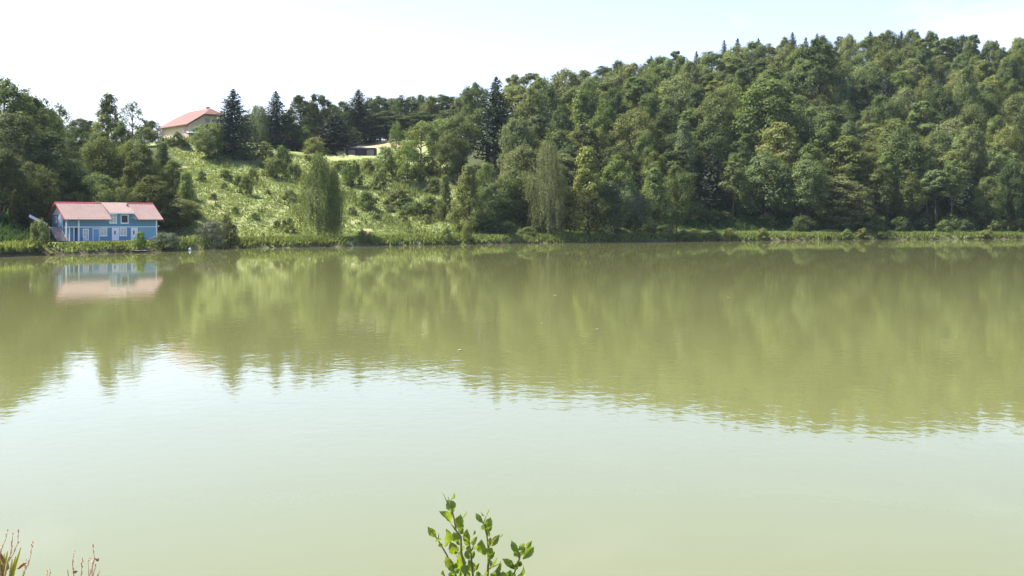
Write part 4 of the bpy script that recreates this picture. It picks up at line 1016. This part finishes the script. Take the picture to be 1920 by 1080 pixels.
for k, (px, py, w, lab) in enumerate([(1040, 554, 11, 'pale floating scum patch below the pale weeping birch'), (1120, 617, 9, 'pale floating scum patch nearest the camera right of centre'),
                               (1365, 558, 8, 'pale floating scum patch on the right side of the lake'), (862, 657, 14, 'faint floating scum patch left of centre'), (1016, 606, 5, 'tiny floating speck left of the two central patches')]):
    D = HC*F/(py-YH); mb = MB(); r_ = random.Random(k); wm_ = .7*w*D/F
    for j in range(5):
        cx, cy = r_.uniform(-.35, .35)*wm_, r_.uniform(-.3, .3)*wm_*2; q = 7; n0 = len(mb.v)
        pts = [(cx + wm_*.22*math.cos(6.283*i/q)*r_.uniform(.6, 1.1), cy + wm_*.5*math.sin(6.283*i/q)*r_.uniform(.6, 1.1), .004+j*.004) for i in range(q)]
        mb.slab(pts, (0, 0, .012))
    so_ = mb.build('floating_debris', M['scum']); so_.location = ((px-960)/F*D, D, 0); tag(so_, lab, 'debris', 'floating debris')

# ------------------------------------------------------------------ foreground plants
M['alder'] = foliage('alder_leaf', transl=.55, rough=.34, spec=.5, island=0, col=(.062, .108, .024), tcol=(4.1, 2.9, .9))
M['stem'] = plain('green_brown_stem', (.13, .12, .05), .6, .3, .3, 20)
M['redstem'] = plain('reddish_stem', (.44, .29, .17), .7, .2, .35, 30)
M['seed'] = plain('reddish_seeds', (.40, .19, .16), .7, .2, .4, 60)
M['blade'] = foliage('grass_blade', transl=.45, rough=.45, island=.2, col=(.26, .26, .08), tcol=(1.9, 1.6, .6))
M['dryleaf'] = plain('withered_leaf', (.28, .12, .05), .8, .2, .4, 30)
def leaf_mesh(seed):
    """obovate toothed leaf folded along its midrib, unit length along +y"""
    r = random.Random(seed); rows_ = 9; mb = MB(); fold = r.uniform(.18, .42); curl = r.uniform(-.12, .16)
    for i in range(rows_+1):
        tt = i/rows_; w = .5*(math.sin(math.pi*tt**1.25)**.75 if 0 < tt < 1 else 0.01) * (1 + (.07 if i % 2 else -.05))
        if i == rows_: w = .06
        zc = curl*math.sin(math.pi*tt) - .25*curl*tt; wav = .035*math.sin(i*1.9+seed)
        for q in (-1, -.5, 0, .5, 1):
            mb.v.append((w*q, tt - .05*abs(q)*tt, zc + fold*abs(q)*w + wav*abs(q) + (.022*(1 if i % 2 else -1)*abs(q) if abs(q) < 1 else 0)))
    for i in range(rows_):
        for q in range(4):
            a = i*5 + q; mb.f.append((a, a+1, a+6, a+5))
    return mb.mesh('leaf', M['alder'], True)
LM = [leaf_mesh(k) for k in range(6)]
AL = empty('alder_sapling', (0, 0, 0))
SAPY = 3.4
def zp(zx, zy, Y=SAPY): return at(780 + zx/6, 900 + zy/6, Y)
root = Vector((zp(640, 0).x, SAPY+.05, gz(zp(640, 0).x, SAPY+.05)))
AL.location = root; tag(AL, 'young alder sapling with backlit yellow-green leaves on the near bank', 'sapling')
LIGHT = sdir.normalized()
def place_leaf(b_, t_, w, lit, k):
    d = (t_ - b_); L_ = d.length; d = d/L_
    d = (d + Vector((0, random.uniform(-.35, .25), 0))).normalized()
    view = (Vector((0, 0, HC)) - b_).normalized()
    side0 = d.cross(view).normalized(); best = None
    for i in range(24):
        a = math.pi*i/24 + random.uniform(-.05, .05); x_ = side0*math.cos(a) + d.cross(side0)*math.sin(a); n_ = x_.cross(d).normalized()
        fv = abs(n_.dot(view)); back = -n_.dot(LIGHT)*math.copysign(1, n_.dot(view))
        sc_ = (back*1.3 + fv*.6) if lit else (-abs(back)*.8 + fv*.9)
        if (fv > .25 or best is None) and (best is None or sc_ > best[0]): best = (sc_, x_, n_)
    _, x_, n_ = best
    if n_.dot(view) < 0: n_ = -n_; x_ = -x_
    o_ = link('leaf', LM[k % 6], AL)
    W_ = 1.08*(max(w, .5*L_) if lit else max(w, .42*L_))
    mtx = Matrix.Identity(4)
    for i in range(3): mtx[i][0] = x_[i]*W_; mtx[i][1] = d[i]*L_*1.1; mtx[i][2] = n_[i]*L_; mtx[i][3] = (b_ - root)[i]
    o_.matrix_local = mtx
STEMS = [[(640, 1500), (560, 1180), (545, 960), (510, 820), (505, 640), (450, 570), (428, 430), (402, 330), (360, 190)],
         [(620, 1500), (480, 1180), (440, 1060), (350, 850), (250, 680), (150, 540)],
         [(645, 1500), (640, 1080), (620, 860), (605, 740), (598, 660)],
         [(660, 1500), (800, 1180), (815, 900), (812, 760), (800, 640), (760, 480), (792, 395)],
         [(690, 1500), (1060, 1180), (1130, 980), (1165, 880), (1180, 800), (1250, 740)],
         [(600, 1500), (360, 1180), (310, 1040)]]
for k, st in enumerate(STEMS):
    Yk = SAPY + [-.04, .06, .02, -.02, .05, 0][k]
    pts = [zp(a, b_, Yk) - root for a, b_ in st]; pts = [Vector((random.uniform(-.02, .02), random.uniform(-.02, .02), -.05))] + pts
    n_ = len(pts); MB().tube(pts, [.0048*(1 - .84*i/(n_-1)) + .0008 for i in range(n_)], 6).build('stem', M['stem'], AL, True)
for k, (a, b_) in enumerate([((450, 570), (385, 480)), ((250, 680), (255, 600)), ((620, 800), (670, 690)), ((1165, 880), (1085, 700)), ((1130, 980), (1010, 900)), ((810, 760), (930, 620)), ((545, 960), (430, 820)), ((815, 1000), (940, 940)), ((428, 430), (302, 145))]):
    MB().tube([zp(*a) - root, zp(*b_) - root], [.0028, .001], 5).build('twig', M['stem'], AL, True)
LEAF = [(385,230,425,150,45,1),(420,365,360,235,110,1),(392,485,265,335,80,0),(500,590,505,395,115,0),(525,440,565,360,34,1),(230,645,140,530,55,1),(320,755,345,565,115,1),(480,705,430,590,95,0),
 (460,830,390,700,105,0),(490,810,530,740,55,1),(430,1055,340,865,75,0),(445,1045,490,810,95,1),(600,690,575,570,85,0),(635,630,660,560,34,1),(630,735,685,640,45,0),(600,900,565,805,60,0),(620,905,655,800,45,0),
 (655,1045,610,905,100,0),(670,1015,715,925,45,0),(775,850,735,680,120,0),(758,490,675,385,55,0),(800,570,835,430,85,0),(792,405,820,330,28,1),(772,405,745,365,28,1),(830,640,800,560,34,0),(850,745,935,615,30,0),
 (930,645,965,600,28,1),(825,905,855,800,75,0),(850,995,900,880,65,1),(840,1065,945,935,65,1),(840,985,825,900,45,0),(1150,840,1080,690,45,0),(1178,860,1170,750,55,1),(1190,850,1222,760,45,0),(1200,895,1320,765,85,0),
 (1240,785,1300,690,38,0),(1115,1010,985,885,75,0),(1130,1005,1155,905,55,0),(1130,1085,1210,970,85,1),(540,1065,550,955,95,0),(700,1090,700,1030,60,0),(905,1095,930,1020,55,0),(985,1100,980,1030,75,0),
 (320,1090,305,1030,45,0),(470,1090,500,1010,65,1),(760,1095,790,1020,55,1),(1100,1095,1080,1040,55,1),(410,1100,380,1040,60,0),(600,1100,570,1020,70,0),(850,1110,880,1050,70,0)]
for k, (bx, by, tx, ty, w, lit) in enumerate(LEAF):
    dy = random.uniform(-.07, .07); place_leaf(zp(bx, by, SAPY+dy), zp(tx, ty, SAPY+dy+random.uniform(-.015, .015)), w/6*SAPY/F, lit, k)
for k in range(44):                                         # smaller leaves filling in along the shoots
    st = STEMS[k % 5][1:]; i = random.randrange(0, len(st)-1); f = random.random(); a = Vector((*st[i], 0)).lerp(Vector((*st[i+1], 0)), f) if i+1 < len(st) else Vector((*st[i], 0))
    if a.y < 560: continue
    dy = random.uniform(-.08, .08); sg = random.choice((-1, 1)); l_ = random.uniform(50, 110)
    place_leaf(zp(a.x + sg*10, a.y, SAPY+dy), zp(a.x + sg*l_*random.uniform(.3, .9), a.y - l_*random.uniform(.5, 1.1), SAPY+dy), random.uniform(30, 75)/6*SAPY/F, k % 3 == 0, k)
for k in range(36):                                         # leaves lower down the stems, below the frame
    st = STEMS[k % 5]; f = random.random(); a = Vector((*st[0], 0)).lerp(Vector((*st[1], 0)), f)
    b0 = zp(a.x, a.y + 20, SAPY + random.uniform(-.12, .12)); place_leaf(b0, b0 + Vector((random.uniform(-.06, .06), random.uniform(-.04, .04), random.uniform(.01, .05))), .035, k % 2, k)

def wp(zx, zy, Y): return at(zx*.1354, 940 + zy*.1354, Y)
def blob(mb, c, r):
    n0 = len(mb.v); c = Vector(c)
    mb.v += [tuple(c + Vector(d)*r) for d in ((1,0,0),(-1,0,0),(0,1,0),(0,-1,0),(0,0,1.2),(0,0,-1.2))]
    mb.f += [(n0+a, n0+b, n0+c_) for a, b, c_ in ((0,2,4),(2,1,4),(1,3,4),(3,0,4),(2,0,5),(1,2,5),(3,1,5),(0,3,5))]
def weed(label, Y, basex, stalks, blades, dry):
    rt = wp(basex, 1400, Y); rt.z = gz(rt.x, Y); e_ = empty('seeding_weed', rt); tag(e_, label, 'weed', 'reddish seeding weeds on the near bank')
    for st in stalks:
        pts = [wp(a, b_, Y + random.uniform(-.01, .01)) - rt for a, b_ in st][::-1]
        pts = [Vector((random.uniform(-.02, .02), random.uniform(-.02, .02), -.03))] + pts; n_ = len(pts)
        so_ = MB().tube(pts, [.0032*(1 - .7*i/(n_-1)) for i in range(n_)], 5).build('stalk', M['redstem'], e_, True)
        sd = MB(); tot = 0
        for i in range(n_-1, 1, -1):
            a, b_ = pts[i], pts[i-1]; ln = (a-b_).length; q = 0
            while q < ln and tot < .24:
                if random.random() < .8: blob(sd, a.lerp(b_, q/ln) + Vector((random.uniform(-.003, .003), random.uniform(-.003, .003), 0)), random.uniform(.0016, .0042))
                q += .0065 + tot*.02; tot += .0065 + tot*.02
        sd.build('seeds', M['seed'], so_)
    for bl in blades + dry:
        pts = [wp(a, b_, Y + .01) - rt for a, b_ in bl]; n_ = len(pts); mb = MB(); wd = .006 if bl in blades else .008
        if bl in blades: pts = pts + [Vector((0, 0, 0))]; n_ += 1
        for i, p_ in enumerate(pts):
            w = wd*(.15 + math.sin(math.pi*min(.9, i/(n_-1)*.8+.05))); mb.v += [tuple(p_ + Vector((-w, .3*w, 0))), tuple(p_ + Vector((0, -.35*w, 0))), tuple(p_ + Vector((w, .3*w, 0)))]
        for i in range(n_-1):
            for q in (0, 1): mb.f.append((i*3+q, i*3+q+1, i*3+q+4, i*3+q+3))
        mb.build('blade' if bl in blades else 'withered_leaf', M['blade'] if bl in blades else M['dryleaf'], e_, True)
weed('reddish seeding weed clump with green blades in the bottom left corner', 4.1, 30,
     [[(105,400),(85,500),(30,640),(0,720),(-20,1100)], [(178,425),(165,600),(140,740),(90,880),(30,1200)], [(262,375),(245,570),(190,720),(110,850),(40,1200)], [(450,550),(425,740),(395,865),(330,980),(240,1300)], [(360,810),(340,960),(300,1200)], [(-40,560),(-10,760),(20,1100)]],
     [[(288,640),(240,800),(190,960),(120,1300)], [(105,690),(85,800),(60,1000),(20,1300)], [(-20,700),(10,850),(20,1200)], [(170,800),(150,950),(110,1250)], [(220,760),(180,920),(90,1300)], [(60,720),(50,900),(10,1250)]],
     [[(390,870),(345,850),(300,890),(250,940)], [(-10,690),(30,800),(50,860)], [(20,870),(0,950),(-20,1010)], [(110,860),(90,930),(60,990)]])
weed('reddish seeding weed with bare forked stalks, right of the corner clump', 4.3, 1180,
     [[(1028,690),(1005,850),(1012,980),(1060,1300)], [(1136,790),(1128,920),(1122,1050),(1130,1300)], [(1275,605),(1295,700),(1308,800),(1275,920),(1230,1060),(1190,1300)], [(1235,780),(1280,850),(1275,920)], [(1217,820),(1228,960),(1225,1100),(1200,1300)], [(1322,880),(1295,1010),(1240,1200)], [(1392,930),(1355,1040),(1280,1250)], [(930,960),(955,1060),(1030,1300)]],
     [], [[(1310,800),(1335,790),(1350,830)], [(1010,960),(1045,965),(1030,1000)]])
weed('pair of short reddish seed stalks between the two larger weed clumps', 4.5, 665, [[(655,950),(645,1060),(655,1300)], [(690,945),(690,1060),(675,1300)]], [], [])

# ------------------------------------------------------------------ air
def volume_mat(name, col, dens, noise=None):
    m, t, o = new_mat(name); v = N(t, 'ShaderNodeVolumePrincipled'); v.inputs['Color'].default_value = (*col, 1); v.inputs['Density'].default_value = dens
    v.inputs['Anisotropy'].default_value = 0.3
    t.links.new(v.outputs[0], o.inputs['Volume']); return m
hz = MB().box(-2900, 2900, -1000, 2900, -4.5, 120).build('haze', volume_mat('summer_haze', (.70, .84, 1.0), .00005)); tag(hz, 'thin summer haze over the lake', kind='stuff')

# thin smoke drifting up from the shore
m, t, o = new_mat('thin_smoke'); v = N(t, 'ShaderNodeVolumePrincipled'); v.inputs['Color'].default_value = (.72, .85, 1.0, 1); v.inputs['Anisotropy'].default_value = .2
tcn = N(t, 'ShaderNodeTexCoord'); ln = N(t, 'ShaderNodeVectorMath', operation='LENGTH'); t.links.new(tcn.outputs['Object'], ln.inputs[0])
fo = N(t, 'ShaderNodeMapRange', interpolation_type='SMOOTHSTEP'); fo.inputs[1].default_value = .25; fo.inputs[2].default_value = 1.0; fo.inputs[3].default_value = 1; fo.inputs[4].default_value = 0
t.links.new(ln.outputs['Value'], fo.inputs[0])
nn = N(t, 'ShaderNodeTexNoise', i_Scale=1.6, i_Detail=3.0); t.links.new(tcn.outputs['Object'], nn.inputs['Vector'])
pw = N(t, 'ShaderNodeMapRange'); pw.inputs[1].default_value = .35; pw.inputs[2].default_value = .75; pw.inputs[3].default_value = 0; pw.inputs[4].default_value = .013; t.links.new(nn.outputs['Fac'], pw.inputs[0])
ml = N(t, 'ShaderNodeMath', operation='MULTIPLY'); t.links.new(fo.outputs[0], ml.inputs[0]); t.links.new(pw.outputs[0], ml.inputs[1]); t.links.new(ml.outputs[0], v.inputs['Density'])
t.links.new(v.outputs[0], o.inputs['Volume'])
mb = MB(); q = 12
mb.v = [(0, 0, -1)] + [(math.cos(6.283*j/q)*math.sin(math.pi*i/6), math.sin(6.283*j/q)*math.sin(math.pi*i/6), -math.cos(math.pi*i/6)) for i in range(1, 6) for j in range(q)] + [(0, 0, 1)]
mb.f = [(0, 1+(j+1) % q, 1+j) for j in range(q)] + [(1+i*q+j, 1+i*q+(j+1) % q, 1+(i+1)*q+(j+1) % q, 1+(i+1)*q+j) for i in range(4) for j in range(q)] + [(61, 49+j, 49+(j+1) % q) for j in range(q)]
sm_ = mb.build('smoke', m); c_ = at(1158, 392, 262); sm_.location = c_; sm_.scale = (9.5, 5, 10)
tag(sm_, 'faint bluish smoke hanging before the dark shore trees', kind='stuff')
